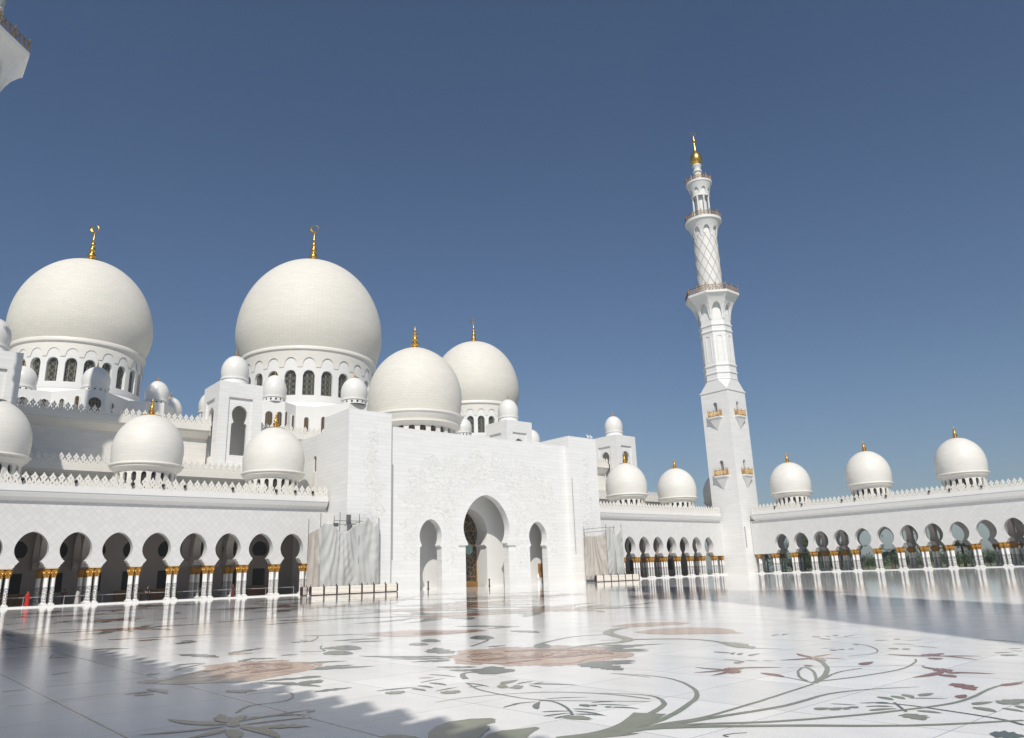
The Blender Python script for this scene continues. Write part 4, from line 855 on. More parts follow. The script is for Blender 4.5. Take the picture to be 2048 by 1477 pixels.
# ------------------------------------------------------------ ground
FLOOR = """gs 0.17 0.02 6.57,6.3 6.64,6.3 6.75,6.3 6.88,6.3 7.01,6.32 7.16,6.36 7.32,6.42 7.48,6.48 7.64,6.54 7.79,6.6 7.94,6.65 8.08,6.71 8.2,6.76 8.3,6.81 8.38,6.85 8.45,6.89 8.52,6.95 8.6,7.03 8.69,7.12 8.76,7.21 8.82,7.3 8.86,7.38 8.88,7.46 8.89,7.54 8.88,7.64 8.84,7.78 8.76,7.96 8.69,8.12 8.64,8.23
gs 0.15 0.02 6.55,6.28 6.63,6.27 6.74,6.25 6.87,6.23 7,6.22 7.13,6.21 7.27,6.21 7.42,6.22 7.6,6.25 7.82,6.32 8.07,6.4 8.32,6.5 8.55,6.6 8.75,6.69 8.94,6.77 9.11,6.86 9.28,6.97 9.44,7.09 9.6,7.22 9.75,7.36 9.89,7.52 10.03,7.69 10.18,7.88 10.3,8.08 10.4,8.27 10.46,8.46 10.5,8.66 10.51,8.85 10.51,9.02 10.48,9.19 10.44,9.35 10.38,9.49 10.35,9.59
gs 0.1 0.05 6.74,6.14 6.86,6.13 7.02,6.12 7.21,6.1 7.38,6.08 7.53,6.05 7.67,6.01 7.82,5.97 8,5.95 8.22,5.95 8.48,5.97 8.74,5.99 8.99,6.01 9.21,6.03 9.4,6.04 9.61,6.07 9.86,6.09 10.19,6.13 10.57,6.17 10.92,6.21 11.17,6.24
gs 0.17 0.02 6.64,6.18 6.75,6.15 6.91,6.1 7.09,6.05 7.29,6 7.5,5.96 7.74,5.91 7.99,5.87 8.24,5.82 8.5,5.76 8.76,5.7 9.03,5.65 9.3,5.61 9.59,5.61 9.88,5.62 10.17,5.64 10.42,5.63 10.63,5.59 10.8,5.53 10.96,5.46 11.12,5.38 11.29,5.27 11.46,5.14 11.61,5.02 11.71,4.94
gs 0.12 0.04 6.62,6.16 6.78,6.11 7,6.05 7.25,5.96 7.48,5.86 7.67,5.73 7.84,5.57 8.02,5.4 8.21,5.24 8.43,5.09 8.65,4.95 8.89,4.82 9.11,4.7 9.33,4.59 9.54,4.5 9.74,4.42 9.94,4.34 10.12,4.27 10.29,4.21 10.46,4.16 10.62,4.12 10.77,4.1 10.92,4.09 11.06,4.09 11.23,4.09 11.43,4.1 11.64,4.12 11.86,4.14 12.04,4.15 12.19,4.15 12.31,4.15 12.42,4.14 12.53,4.13 12.66,4.1 12.79,4.07 12.9,4.03 12.98,4.01
gs 0.2 0.07 6.51,6.25 6.63,6.21 6.81,6.16 7.01,6.08 7.22,5.95 7.44,5.75 7.69,5.5 7.94,5.22 8.17,4.96 8.38,4.7 8.57,4.44 8.77,4.19 8.98,3.95 9.24,3.72 9.53,3.49 9.8,3.3 9.98,3.16
gs 0.12 0.08 11.23,6.27 11.36,6.3 11.54,6.35 11.74,6.42 11.96,6.49 12.19,6.58 12.43,6.69 12.68,6.8 12.91,6.92 13.12,7.04 13.31,7.17 13.5,7.29 13.66,7.41 13.81,7.52 13.94,7.63 14.05,7.72 14.13,7.78
gs 0.06 0.05 11.33,6.28 11.52,6.38 11.79,6.53 12.08,6.7 12.32,6.84 12.51,6.97 12.68,7.11 12.8,7.22 12.84,7.29 12.78,7.3 12.64,7.26 12.47,7.19 12.3,7.12 12.14,7.03 11.96,6.92 11.79,6.82 11.66,6.72 11.56,6.64 11.49,6.57 11.45,6.51 11.41,6.47
gs 0.05 0.03 11.23,6.27 11.27,6.33 11.33,6.43 11.39,6.53 11.44,6.63 11.48,6.72 11.52,6.82 11.56,6.9 11.58,6.96
gs 0.07 0.04 11.4,6.3 11.61,6.35 11.92,6.42 12.24,6.5 12.52,6.54 12.74,6.54 12.94,6.51 13.1,6.48 13.21,6.46
gs 0.07 0.04 11.47,6.3 11.6,6.25 11.79,6.19 12.01,6.12 12.25,6.06 12.52,6.01 12.81,5.96 13.11,5.92 13.4,5.91 13.67,5.93 13.94,5.97 14.19,6.03 14.4,6.08 14.58,6.13 14.72,6.19 14.84,6.24 14.92,6.27
gs 0.03 0.02 14.03,5.8 14.05,5.8 14.09,5.8 14.11,5.83 14.06,5.91 13.92,6.07 13.72,6.28 13.5,6.52 13.3,6.74 13.11,6.96 12.92,7.18 12.75,7.38 12.63,7.52
rl 0.14 0.12 14.17,7.85 13.49,8.19
rl 0.12 0.12 14.23,7.88 14.72,8.5
pl 0.14 0.12 14.23,7.88 15,7.86
pl 0.12 0.12 14.17,7.85 14.32,7.26
pl 0.3 0.12 14.27,8.03 13.68,7.38
rl 0.22 0.12 13.01,7.41 13.1,7.27
rl 0.2 0.12 13.6,6.64 14.17,6.7
rl 0.16 0.12 11.81,7.53 11.55,6.92
rl 0.14 0.12 11.93,8.19 11.2,8.45
dl 0.12 0.12 11.86,8.14 11.85,8.91
rl 0.12 0.12 12.07,8.24 12.63,7.58
rl 0.1 0.12 11.68,8.07 11.07,8
rl 0.3 0.12 11.87,8.28 12.18,8.06
rl 0.3 0.12 11.49,7.86 11.99,8.1
rl 0.16 0.12 15.46,6.21 15.4,7.02
rl 0.12 0.12 15.46,6.21 15.89,5.48
rl 0.3 0.12 15.39,6.33 16.05,6.18
rl 0.3 0.12 15.03,6.08 15.24,5.92
rl 0.08 0.12 15.62,6.2 15.28,5.35
rl 0.16 0.12 13.5,5.28 12.54,5.38
rl 0.12 0.12 13.63,5.32 13.96,5.8
rl 0.12 0.12 13.38,5.23 13.6,4.55
rl 0.5 0.12 13.54,5.45 13.71,5.19
rl 0.16 0.12 13.3,5.14 13.58,4.94
rl 0.2 0.12 13.12,5.19 12.91,4.88
rl 0.3 0.12 12.29,4.72 11.8,4.26
rl 0.14 0.12 11.06,4.18 11.38,4.22
rl 0.14 0.12 12.41,4.12 12.83,3.97
gl 0.12 0.12 10.59,5.03 10.44,4.75
gl 0.12 0.12 10.76,4.92 10.59,4.67
gl 0.12 0.12 10.96,4.86 10.75,4.63
gl 0.14 0.12 10.94,4.62 11.28,4.58
dl 0.05 0.12 10.69,4.67 10.94,4.26
dl 0.05 0.12 10.17,4.84 9.99,5
dl 0.06 0.12 10.16,4.85 10.23,4.71
gl 0.16 0.12 9.25,5.19 9.46,5.11
gl 0.14 0.12 9.33,5.02 9.57,5.01
gl 0.1 0.12 9.46,4.92 9.66,4.94
gl 0.12 0.12 9.61,4.91 9.74,4.88
gl 0.1 0.12 9.56,4.67 9.9,4.47
dl 0.05 0.12 9.79,4.82 10.02,4.62
gl 0.3 0.12 9.62,4.27 9.35,3.96
gl 0.12 0.12 9.89,4.25 9.89,3.96
gl 0.14 0.12 10.67,3.9 11.01,3.78
gl 0.16 0.12 10.5,3.84 10.32,3.53
gl 0.3 0.12 10.89,3.63 11.42,3.56
gl 0.1 0.12 10.63,3.57 10.5,3.3
gl 0.1 0.12 10.9,3.5 10.73,3.37
dl 0.04 0.12 9.73,5.25 9.83,4.92
dl 0.04 0.12 10,4.56 9.87,4.81
gl 0.14 0.12 14.16,10.12 14.1,9.59
dl 0.08 0.12 13.93,9.48 14.33,9.67
gl 0.12 0.12 13.93,9.32 14.3,9.47
gl 0.12 0.12 13.87,9.06 14.37,9.11
dl 0.06 0.12 13.11,9.14 13.02,8.64
gl 0.16 0.12 12.68,8.58 13.09,8.65
dl 0.06 0.12 13.18,8.7 13.23,8.42
dl 0.05 0.12 13.3,8.43 13.38,8.17
gl 0.14 0.12 18.28,10.08 18.16,9.8
gl 0.14 0.12 17.85,9.66 17.72,9.31
gl 0.1 0.12 18.5,9.87 18.46,9.69
gl 0.12 0.12 18.6,9.68 18.85,9.7
dl 0.06 0.12 18.48,9.38 19.15,9.32
dl 0.04 0.12 18.19,9.47 18.54,8.98
gl 0.1 0.12 18.08,11.07 18.49,11.07
dl 0.08 0.12 18.29,10.9 18.8,10.99
gl 0.2 0.12 15.55,8.23 15.67,8.11
gl 0.14 0.12 15.82,8.18 15.76,8.02
gl 0.14 0.12 15.99,8.04 15.96,7.92
dl 0.04 0.12 15.79,8.58 16,8.28
dl 0.08 0.12 16.99,8.44 16.83,8.23
gl 0.1 0.12 17.94,8.39 18.13,8.12
gl 0.16 0.12 18.37,8.11 18.51,8.05
gl 0.22 0.12 16.47,7.42 16.36,7.19
gl 0.2 0.12 16.47,7.16 16.47,6.99
dl 0.05 0.12 17.1,7.25 16.95,6.62
dl 0.05 0.12 18.52,7.56 18.15,7.86
dl 0.08 0.12 17.35,7.74 17.44,7.26
dl 0.08 0.12 16.55,5.52 16.75,5.24
gl 0.2 0.12 16.19,5.3 16.38,5.04
dl 0.06 0.12 17.41,5.54 17.58,5.31
dl 0.06 0.12 17.03,5.35 17.05,5.16
gl 0.12 0.12 19.11,6.59 18.83,5.66
ds 0.05 0.02 17,8.42 16.97,8.35 16.94,8.25 16.88,8.14 16.79,8.02 16.65,7.89 16.47,7.75 16.28,7.61 16.1,7.5 15.93,7.41 15.76,7.34 15.59,7.29 15.42,7.27 15.23,7.29 15.04,7.34 14.86,7.4 14.74,7.44
ds 0.04 0.04 10.29,4.68 9.75,4.31
ds 0.05 0.07 10.11,4.84 10.13,4.78 10.17,4.7 10.19,4.59 10.19,4.44 10.15,4.22 10.08,3.94 10.01,3.66 9.94,3.44 9.88,3.3 9.81,3.2 9.75,3.13 9.71,3.08
dl 0.4 0.12 9.04,3.2 9.11,2.89
ds 0.04 0.02 7.28,5.11 7.28,5.13 7.29,5.15 7.29,5.17 7.31,5.19 7.33,5.19 7.37,5.19 7.4,5.18 7.44,5.17 7.48,5.15 7.52,5.12 7.55,5.1 7.58,5.08
pp 0 0 18.99,17.41 20.06,17.68 20.89,17.38 21.32,16.74 21.2,15.89 20.49,15.69 19.96,16.1 19.41,16.08 18.84,16.61
pp 0 0 17.49,15.16 18.63,15.36 19.54,14.82 19.73,13.9 19.39,13.11 18.65,12.48 18.45,12.09 17.97,12.68 17.32,13.64 17.14,14.37
gs 0.3 0.4 12.23,13.55 12.64,13.56 13.25,13.56 13.87,13.57 14.33,13.56 14.56,13.52 14.67,13.46 14.73,13.41 14.84,13.4 15.01,13.42 15.21,13.47 15.41,13.56 15.62,13.73 15.84,14.02 16.07,14.4 16.3,14.79 16.51,15.12 16.69,15.36 16.84,15.56 17,15.73 17.17,15.89 17.38,16.05 17.6,16.19 17.82,16.31 18.03,16.41 18.22,16.48 18.41,16.52 18.57,16.54 18.68,16.56
gs 0.22 0.03 15.62,13.73 15.77,13.52 15.99,13.21 16.2,12.86 16.33,12.54 16.36,12.25 16.33,11.97 16.26,11.69 16.14,11.41 15.95,11.12 15.69,10.82 15.44,10.55 15.26,10.31 15.18,10.13 15.17,10 15.18,9.88 15.2,9.75 15.22,9.59 15.26,9.43 15.29,9.28 15.32,9.17
gp 0 0 16.12,11.22 16.1,10.81 15.89,10.34 15.56,10.15 15.48,9.9 15.12,9.72 15.17,10.09 15.43,10.59
ds 0.06 0.08 15.05,14.23 15.21,14.03 15.44,13.75 15.69,13.45 15.89,13.19 16.04,12.98 16.16,12.8 16.26,12.65 16.33,12.54
dl 0.3 0.12 13.64,12.92 15.09,12.1
dl 0.3 0.12 14.09,13.34 14.41,12.3
dl 0.3 0.12 13.22,12.52 13.64,11.41
dl 0.3 0.12 11.5,10.92 11.94,10.33
dl 0.3 0.12 11.25,10.68 11.72,10.19
dl 0.3 0.12 10.83,10.28 10.79,9.69
gs 0.05 0.02 8.67,7.31 8.67,7.45 8.67,7.65 8.66,7.87 8.63,8.08 8.58,8.28 8.51,8.47 8.42,8.66 8.32,8.83 8.19,8.98 8.04,9.11 7.88,9.23 7.72,9.33 7.56,9.41 7.4,9.48 7.24,9.52 7.09,9.56 6.95,9.58 6.82,9.58 6.7,9.57 6.62,9.57
gs 0.03 0.05 8.5,7.18 8.42,7.3 8.3,7.48 8.17,7.67 8.05,7.86 7.94,8.03 7.84,8.19 7.75,8.35 7.68,8.52 7.64,8.7 7.63,8.88 7.64,9.06 7.65,9.25 7.67,9.45 7.7,9.65 7.73,9.85 7.77,10.03 7.82,10.18 7.88,10.31 7.93,10.42 7.98,10.52 8.02,10.6 8.05,10.67 8.07,10.72 8.09,10.76
gs 0.1 0.5 6.08,6.49 6.14,6.46 6.23,6.41 6.33,6.36 6.43,6.32 6.52,6.3 6.62,6.28 6.72,6.28 6.82,6.28 6.92,6.29 7.02,6.31 7.13,6.33 7.25,6.37 7.4,6.43 7.56,6.5 7.71,6.57 7.82,6.62
gp 0 0 6.06,6.47 6.39,6.28 6.76,6.23 7.12,6.29 7.12,6.2 6.75,6.1 6.83,5.94 6.63,5.99 6.28,6.17
pp 0 0 10.45,14.41 11.14,15.13 11.75,15.32 12.29,14.93 12.94,14.59 13.31,14.07 13.56,13.43 13.52,12.67 13.17,11.99 13.09,11.42 12.69,11.05 12.26,10.93 12.12,11.28 11.66,11.33 11.01,10.88 10.49,11.6 10.15,12.24 10.11,12.85 9.8,12.8 9.75,13.31 10.05,13.81
rl 0.45 0.12 10.6,14.08 11.58,14.07
rl 0.45 0.12 10.39,13.32 11.35,13.09
rl 0.54 0.12 11.8,14.28 12.6,13.78
rl 0.45 0.12 11.1,12.86 12.03,12.72
rl 0.315 0.12 10.34,12.47 11.22,12.29
rl 0.54 0.12 12.52,13.76 13.05,12.88
rl 0.45 0.12 11.54,12.37 12.49,12.07
rl 0.54 0.12 12.93,12.87 12.75,11.68
rl 0.36 0.12 10.96,14.43 11.57,14.38
rl 0.45 0.12 12.5,12.88 12.78,12.4
rl 0.27 0.12 10.39,13.68 10.43,13.02
pl 0.5 0.3 10.37,14.34 11.1,14.61
pl 0.5 0.3 9.86,13.54 9.88,12.67
pl 0.5 0.3 11.14,15.13 11.99,15.22
pl 0.5 0.3 11.98,15.07 12.83,14.79
pl 0.5 0.3 12.91,14.56 13.61,13.77
pl 0.5 0.3 13.57,13.5 13.36,12.1
pl 0.5 0.3 12.77,11.98 12.9,11.21
pl 0.5 0.3 11.08,10.96 12.28,11.13
pl 0.5 0.3 10.42,11.51 11.05,11.02
pl 0.5 0.3 10.04,12.21 10.53,11.64
ps 0.1 0.05 10.73,13.94 10.83,13.99 10.97,14.06 11.11,14.12 11.22,14.12 11.28,14.04 11.33,13.9 11.34,13.75 11.31,13.62 11.22,13.52 11.07,13.42 10.93,13.35 10.82,13.33 10.78,13.38 10.76,13.49 10.77,13.6 10.77,13.68
ps 0.1 0.05 11.65,13.73 11.59,13.59 11.51,13.37 11.44,13.16 11.45,13.04 11.57,13.05 11.76,13.14 11.96,13.23 12.12,13.26 12.2,13.18 12.24,13.03 12.27,12.87 12.33,12.76 12.43,12.71 12.56,12.7 12.69,12.71 12.77,12.71
ps 0.08 0.05 10.61,12.9 10.72,12.89 10.89,12.88 11.06,12.85 11.2,12.81 11.28,12.73 11.32,12.63 11.38,12.53 11.48,12.47 11.67,12.47 11.93,12.5 12.17,12.53 12.35,12.51 12.43,12.4 12.45,12.25 12.45,12.09 12.45,11.98
dl 0.5 0.12 10.98,15.11 11.61,16.79
dl 0.35 0.12 10.57,14.55 9.36,16.74
dl 0.3 0.12 10.33,14.28 9.45,15.5
dl 0.3 0.12 10.14,14.09 9.33,14.46
dl 0.6 0.12 10.94,15.19 11.27,16.53
dl 0.3 0.12 10.08,14.07 9.6,14.02
dl 0.3 0.12 9.63,12.46 9.14,13.23
dl 0.3 0.12 9.34,12.03 9,12.56
dl 0.8 0.12 9.13,11.26 9.87,12.27
dl 0.5 0.12 9.38,11.52 9.76,11.47
dl 0.4 0.12 9.15,11.95 9.6,12.1
dl 0.3 0.12 12.4,15.6 12.91,15.47
dl 0.5 0.12 10.89,10.96 12.15,10.52
dl 0.6 0.12 11.05,11.02 10.84,9.72
dl 0.4 0.12 11.49,10.88 11.68,10.21
dl 0.5 0.12 13.38,12.53 14.82,12.38
dl 0.4 0.12 13.24,12.31 13.95,11.65
dl 0.3 0.12 13.08,12.16 13.59,11.4
ds 0.1 0.14 9.19,11.9 9.13,11.9 9.04,11.91 8.95,11.91 8.86,11.88 8.78,11.81 8.7,11.71 8.62,11.6 8.56,11.5 8.51,11.42 8.47,11.34 8.44,11.28 8.42,11.23
pp 0 0 12.86,22.52 13.78,23.06 14.66,23.16 15.29,22.42 15.65,21.53 16.21,20.94 16.05,20.22 15.27,19.99 14.37,20.13 13.55,20.44 12.98,21.1
rp 0 0 14.02,21.53 14.86,21.6 15.59,20.96 16.09,20.5 15.34,20.17 14.62,20.49 14.06,20.81
dl 0.3 0.12 11.59,24.65 13.14,22.85
dl 0.5 0.12 11.2,21.6 12.49,20.89
dl 0.4 0.12 11.2,20.65 12.03,19.94
dl 0.6 0.12 16.77,23.06 17.67,20.5
dl 0.5 0.12 16.57,20.83 17.95,20.64
dl 0.3 0.12 14.31,23.05 13.24,23.26
dl 0.6 0.12 16.28,19.32 16.11,17.75
dp 0 0 14.32,17.73 14.17,17.52 14,17.42 13.85,17.42 13.74,17.47 13.69,17.57 13.68,17.75 13.72,18 13.82,18.24 13.98,18.43 14.17,18.58 14.34,18.71 14.48,18.78 14.59,18.74 14.65,18.6 14.65,18.42 14.57,18.22 14.45,17.98
dp 0 0 12.91,18.4 12.82,18.25 12.7,18.17 12.58,18.17 12.5,18.22 12.46,18.31 12.44,18.45 12.46,18.65 12.52,18.84 12.63,18.98 12.75,19.09 12.87,19.19 12.97,19.23 13.05,19.2 13.11,19.08 13.11,18.94 13.07,18.78 13,18.6
dp 0 0 12.07,17.76 11.99,17.63 11.89,17.58 11.79,17.59 11.72,17.64 11.67,17.72 11.65,17.85 11.66,18.03 11.7,18.19 11.79,18.3 11.89,18.39 11.99,18.46 12.07,18.49 12.14,18.45 12.2,18.34 12.21,18.21 12.18,18.08 12.13,17.93
dp 0 0 10.51,18.63 10.4,18.4 10.25,18.28 10.1,18.28 9.99,18.34 9.93,18.46 9.89,18.66 9.89,18.94 9.95,19.21 10.08,19.43 10.24,19.6 10.38,19.75 10.51,19.83 10.62,19.78 10.71,19.62 10.73,19.41 10.68,19.18 10.61,18.92
dp 0 0 9.67,17.55 9.58,17.36 9.46,17.28 9.33,17.29 9.23,17.35 9.16,17.46 9.12,17.64 9.11,17.89 9.15,18.12 9.25,18.29 9.38,18.42 9.5,18.54 9.61,18.59 9.71,18.54 9.8,18.4 9.83,18.21 9.8,18.02 9.74,17.79
dp 0 0 13.34,14.28 13.2,14.12 13.06,14.02 12.93,13.99 12.85,14 12.81,14.06 12.82,14.18 12.88,14.35 12.98,14.52 13.13,14.68 13.3,14.81 13.44,14.92 13.56,14.99 13.65,14.99 13.69,14.91 13.67,14.79 13.59,14.64 13.47,14.47
gp 0 0 8.28,9.94 8.23,9.88 8.18,9.84 8.13,9.82 8.1,9.82 8.08,9.84 8.08,9.89 8.1,9.95 8.13,10.01 8.18,10.07 8.24,10.12 8.29,10.17 8.34,10.19 8.37,10.2 8.39,10.17 8.38,10.13 8.36,10.07 8.32,10.01
gp 0 0 8.35,9.67 8.31,9.61 8.25,9.57 8.21,9.56 8.17,9.56 8.16,9.58 8.16,9.62 8.18,9.68 8.21,9.74 8.26,9.8 8.32,9.85 8.37,9.89 8.41,9.92 8.45,9.92 8.46,9.89 8.46,9.85 8.44,9.8 8.4,9.74
ds 0.06 0.05 10.82,23.01 10.81,22.85 10.79,22.62 10.79,22.41 10.84,22.33 10.95,22.42 11.11,22.63 11.29,22.87 11.43,23.09 11.54,23.27 11.63,23.44 11.71,23.6 11.79,23.76 11.86,23.92 11.93,24.08 11.99,24.22 12.03,24.32
ds 0.1 0.04 9.08,19.27 9.15,19.14 9.25,18.93 9.37,18.77 9.48,18.73 9.58,18.89 9.69,19.17 9.79,19.5 9.9,19.77 10.01,19.99 10.13,20.2 10.24,20.37 10.31,20.49
ds 0.1 0.1 12.26,16.13 12.5,16.3 12.85,16.55 13.21,16.82 13.48,17.03 13.64,17.18 13.74,17.3 13.8,17.39 13.85,17.46
ds 0.18 0.1 13.31,14.81 13.44,14.88 13.62,14.99 13.85,15.11 14.11,15.23 14.44,15.37 14.82,15.53 15.21,15.67 15.56,15.73 15.86,15.68 16.14,15.56 16.38,15.42 16.54,15.33
dl 0.07 0.12 6.64,11.3 7.24,11.18
dl 0.07 0.12 6.79,11.25 7.35,11.09
gl 0.35 0.12 6.62,10.83 6.96,10.94
dl 0.1 0.12 7.18,11.08 7.17,10.62
dl 0.1 0.12 7.42,11.25 7.43,10.81
dl 0.12 0.12 7.74,11.38 7.74,10.86
dl 0.06 0.12 7.96,12.06 8.17,11.83
dl 0.06 0.12 8.37,12.35 8.46,11.56
dl 0.05 0.12 7.64,11.52 8.27,11.6
dl 0.05 0.12 7.24,10.48 7.75,10.53
dl 0.05 0.12 7.28,10.5 7.6,10.48
gl 0.35 0.12 7.17,10.13 7.53,10.22
dl 0.06 0.12 8.1,10.86 8.05,10.11
dl 0.05 0.12 7.81,10.37 8.15,10.28
gl 0.2 0.12 8.38,10.21 8.87,10.35
gl 0.3 0.12 8.11,9.95 8.28,9.93
gl 0.3 0.12 8.28,9.83 8.29,9.61
dl 0.08 0.12 8.53,10 8.93,10.01
dl 0.08 0.12 8.63,9.86 9.03,9.03
dl 0.06 0.12 8.55,9.72 8.47,9.32
dl 0.06 0.12 8.73,9.79 8.92,9.75
dl 0.05 0.12 6.95,8.45 7.3,8.49
dl 0.05 0.12 7.17,8.56 7.58,8.41
dl 0.1 0.12 7.15,7.98 7.59,8.4
dl 0.06 0.12 7.04,7.79 7.33,7.51
dl 0.06 0.12 6.85,7.54 7.24,7.42
dl 0.06 0.12 6.84,7.32 7.17,7.32
gl 0.45 0.12 6.94,7.1 7.18,7.15
dl 0.06 0.12 7.36,7.51 7.38,6.99
dl 0.06 0.12 7.2,7.35 7.38,6.93
dl 0.06 0.12 7.45,7.63 7.58,7.3
dl 0.14 0.12 7.76,7.78 7.7,7.56
dl 0.12 0.12 7.82,7.64 7.79,7.52
dl 0.05 0.12 7.95,7.77 8.23,7.55
dl 0.05 0.12 7.89,7.61 8.09,7.18
dl 0.1 0.12 7.8,7.34 7.9,7.34
dl 0.07 0.12 7.86,7.31 8,6.93
dl 0.04 0.12 7.78,8.52 8.28,8.09
ds 0.05 0.05 7.63,8.47 7.65,8.44 7.68,8.4 7.7,8.34 7.7,8.26 7.67,8.15 7.62,8.03 7.55,7.89 7.48,7.76 7.39,7.63 7.3,7.5 7.2,7.38 7.14,7.3
ds 0.03 0.03 10.39,9.56 10.36,8.71
dl 0.25 0.12 5.96,12.09 6.63,12.01
dl 0.3 0.12 7.78,16.49 8.65,15.93
dl 0.2 0.12 6.7,14.18 7.01,13.88
dl 0.6 0.12 6.39,13.51 6.57,13.07
dl 0.35 0.12 7.35,15.1 8.49,14.46
dl 0.4 0.12 7.56,15.29 8.36,15.1
gp 0 0 5.12,7.56 5.34,7.87 5.61,8.09 5.86,8.2 6.16,8.14 6.36,7.97 6.34,7.86 6.21,7.71 6.11,7.71 6.04,7.69 6.02,7.58 5.93,7.46 5.76,7.35 5.66,7.26 5.48,7.12
gp 0 0 5.54,7.1 5.74,7.23 5.95,7.27 6.11,7.18 6.34,7.11 6.32,7.02 6.16,6.94 6,6.84 5.85,6.72
gp 0 0 4.84,8.08 4.96,8.12 5.06,7.99 5.1,7.77 5.08,7.66 4.79,7.98
ds 0.03 0.02 5.27,7.6 5.35,7.67 5.46,7.78 5.59,7.89 5.7,7.97 5.79,8 5.88,8.01 5.96,8 6.04,7.98 6.11,7.95 6.18,7.91 6.24,7.87 6.28,7.84
ds 0.03 0.02 5.31,7.4 5.38,7.46 5.48,7.54 5.59,7.62 5.69,7.68 5.77,7.7 5.84,7.69 5.91,7.67 5.95,7.66
ps 0.05 0.05 10.6,13.96 10.71,14.06 10.87,14.21 11.04,14.34 11.14,14.4 11.17,14.35 11.16,14.24 11.13,14.09 11.08,13.95 11.02,13.81 10.93,13.65 10.84,13.5 10.78,13.4
ps 0.05 0.05 10.93,13.67 11.04,13.76 11.2,13.9 11.35,14.02 11.45,14.07 11.48,14.02 11.46,13.91 11.42,13.78 11.37,13.65 11.3,13.52 11.21,13.38 11.13,13.26 11.07,13.17
ps 0.05 0.05 11.25,13.38 11.36,13.46 11.51,13.58 11.66,13.69 11.76,13.74 11.78,13.7 11.76,13.59 11.71,13.47 11.66,13.35 11.59,13.24 11.5,13.12 11.42,13.01 11.36,12.93
ps 0.05 0.05 11.58,13.09 11.68,13.16 11.83,13.28 11.98,13.38 12.07,13.42 12.09,13.38 12.06,13.28 12.01,13.17 11.95,13.06 11.88,12.96 11.79,12.86 11.71,12.77 11.65,12.7
ps 0.05 0.05 11.9,12.8 12,12.87 12.15,12.96 12.29,13.05 12.38,13.09 12.39,13.05 12.36,12.97 12.3,12.86 12.24,12.77 12.17,12.69 12.08,12.6 12,12.52 11.94,12.47
ps 0.05 0.05 12.22,12.52 12.32,12.58 12.46,12.66 12.61,12.74 12.69,12.77 12.7,12.73 12.66,12.65 12.6,12.55 12.53,12.47 12.46,12.4 12.37,12.33 12.29,12.27 12.23,12.23
ps 0.05 0.05 12.55,12.23 12.65,12.28 12.79,12.36 12.92,12.42 13,12.45 13,12.41 12.96,12.34 12.89,12.25 12.82,12.18 12.75,12.12 12.66,12.07 12.58,12.03 12.52,12
rs 0.03 0.05 10.17,13.91 10.15,13.81 10.13,13.66 10.11,13.5 10.09,13.34 10.08,13.19 10.07,13.05 10.08,12.9 10.11,12.74 10.18,12.56 10.29,12.37 10.39,12.19 10.46,12.07
rs 0.05 0.03 10.64,11.66 10.72,11.57 10.82,11.44 10.96,11.32 11.1,11.25 11.27,11.28 11.45,11.36 11.65,11.45 11.84,11.5 12.05,11.48 12.27,11.43 12.46,11.37 12.6,11.33
rs 0.05 0.03 10.86,14.74 11,14.78 11.19,14.85 11.41,14.91 11.6,14.93 11.77,14.89 11.94,14.82 12.09,14.73 12.19,14.68
ps 0.1 0.1 14.26,21.31 14.37,21.41 14.54,21.55 14.7,21.68 14.81,21.72 14.85,21.62 14.83,21.44 14.81,21.24 14.79,21.1
ps 0.1 0.1 14.57,21.08 14.68,21.16 14.83,21.29 14.99,21.4 15.09,21.43 15.11,21.34 15.09,21.17 15.05,20.99 15.03,20.87
ps 0.1 0.1 14.89,20.86 14.99,20.93 15.13,21.03 15.27,21.11 15.36,21.13 15.38,21.05 15.35,20.9 15.31,20.75 15.28,20.64
ps 0.1 0.1 15.21,20.64 15.3,20.69 15.43,20.77 15.56,20.83 15.64,20.84 15.65,20.77 15.61,20.64 15.55,20.5 15.52,20.41
ps 0.1 0.1 15.52,20.41 15.6,20.45 15.72,20.5 15.84,20.55 15.91,20.55 15.91,20.48 15.86,20.37 15.81,20.26 15.77,20.18
ps 0.05 0.05 6.18,16.91 6.26,17.07 6.38,17.29 6.5,17.5 6.58,17.6 6.62,17.54 6.63,17.38 6.63,17.18 6.61,16.98 6.58,16.78 6.52,16.57 6.47,16.37 6.43,16.23
ps 0.05 0.05 6.42,16.74 6.5,16.88 6.62,17.08 6.73,17.27 6.81,17.35 6.84,17.29 6.84,17.14 6.83,16.95 6.81,16.78 6.78,16.61 6.73,16.42 6.68,16.26 6.65,16.14
ps 0.05 0.05 6.67,16.57 6.74,16.69 6.85,16.87 6.96,17.03 7.03,17.1 7.05,17.04 7.05,16.9 7.03,16.73 7.01,16.57 6.98,16.43 6.94,16.28 6.9,16.14 6.87,16.05
ps 0.05 0.05 6.92,16.4 6.99,16.5 7.09,16.66 7.19,16.79 7.26,16.85 7.28,16.79 7.26,16.66 7.24,16.51 7.21,16.37 7.18,16.25 7.15,16.14 7.11,16.04 7.09,15.97
ps 0.05 0.05 7.16,16.22 7.23,16.31 7.33,16.44 7.43,16.56 7.49,16.61 7.5,16.55 7.48,16.43 7.44,16.29 7.41,16.17 7.39,16.08 7.36,16 7.34,15.93 7.32,15.88
rs 0.04 0.03 4.58,15.93 4.69,16.02 4.85,16.15 5.03,16.31 5.21,16.47 5.41,16.66 5.64,16.87 5.85,17.06 5.99,17.2
rs 0.03 0.03 4.76,15.49 4.88,15.44 5.06,15.37 5.26,15.3 5.46,15.25 5.66,15.24 5.86,15.26 6.08,15.28 6.3,15.29 6.56,15.28 6.84,15.26 7.09,15.23 7.27,15.22
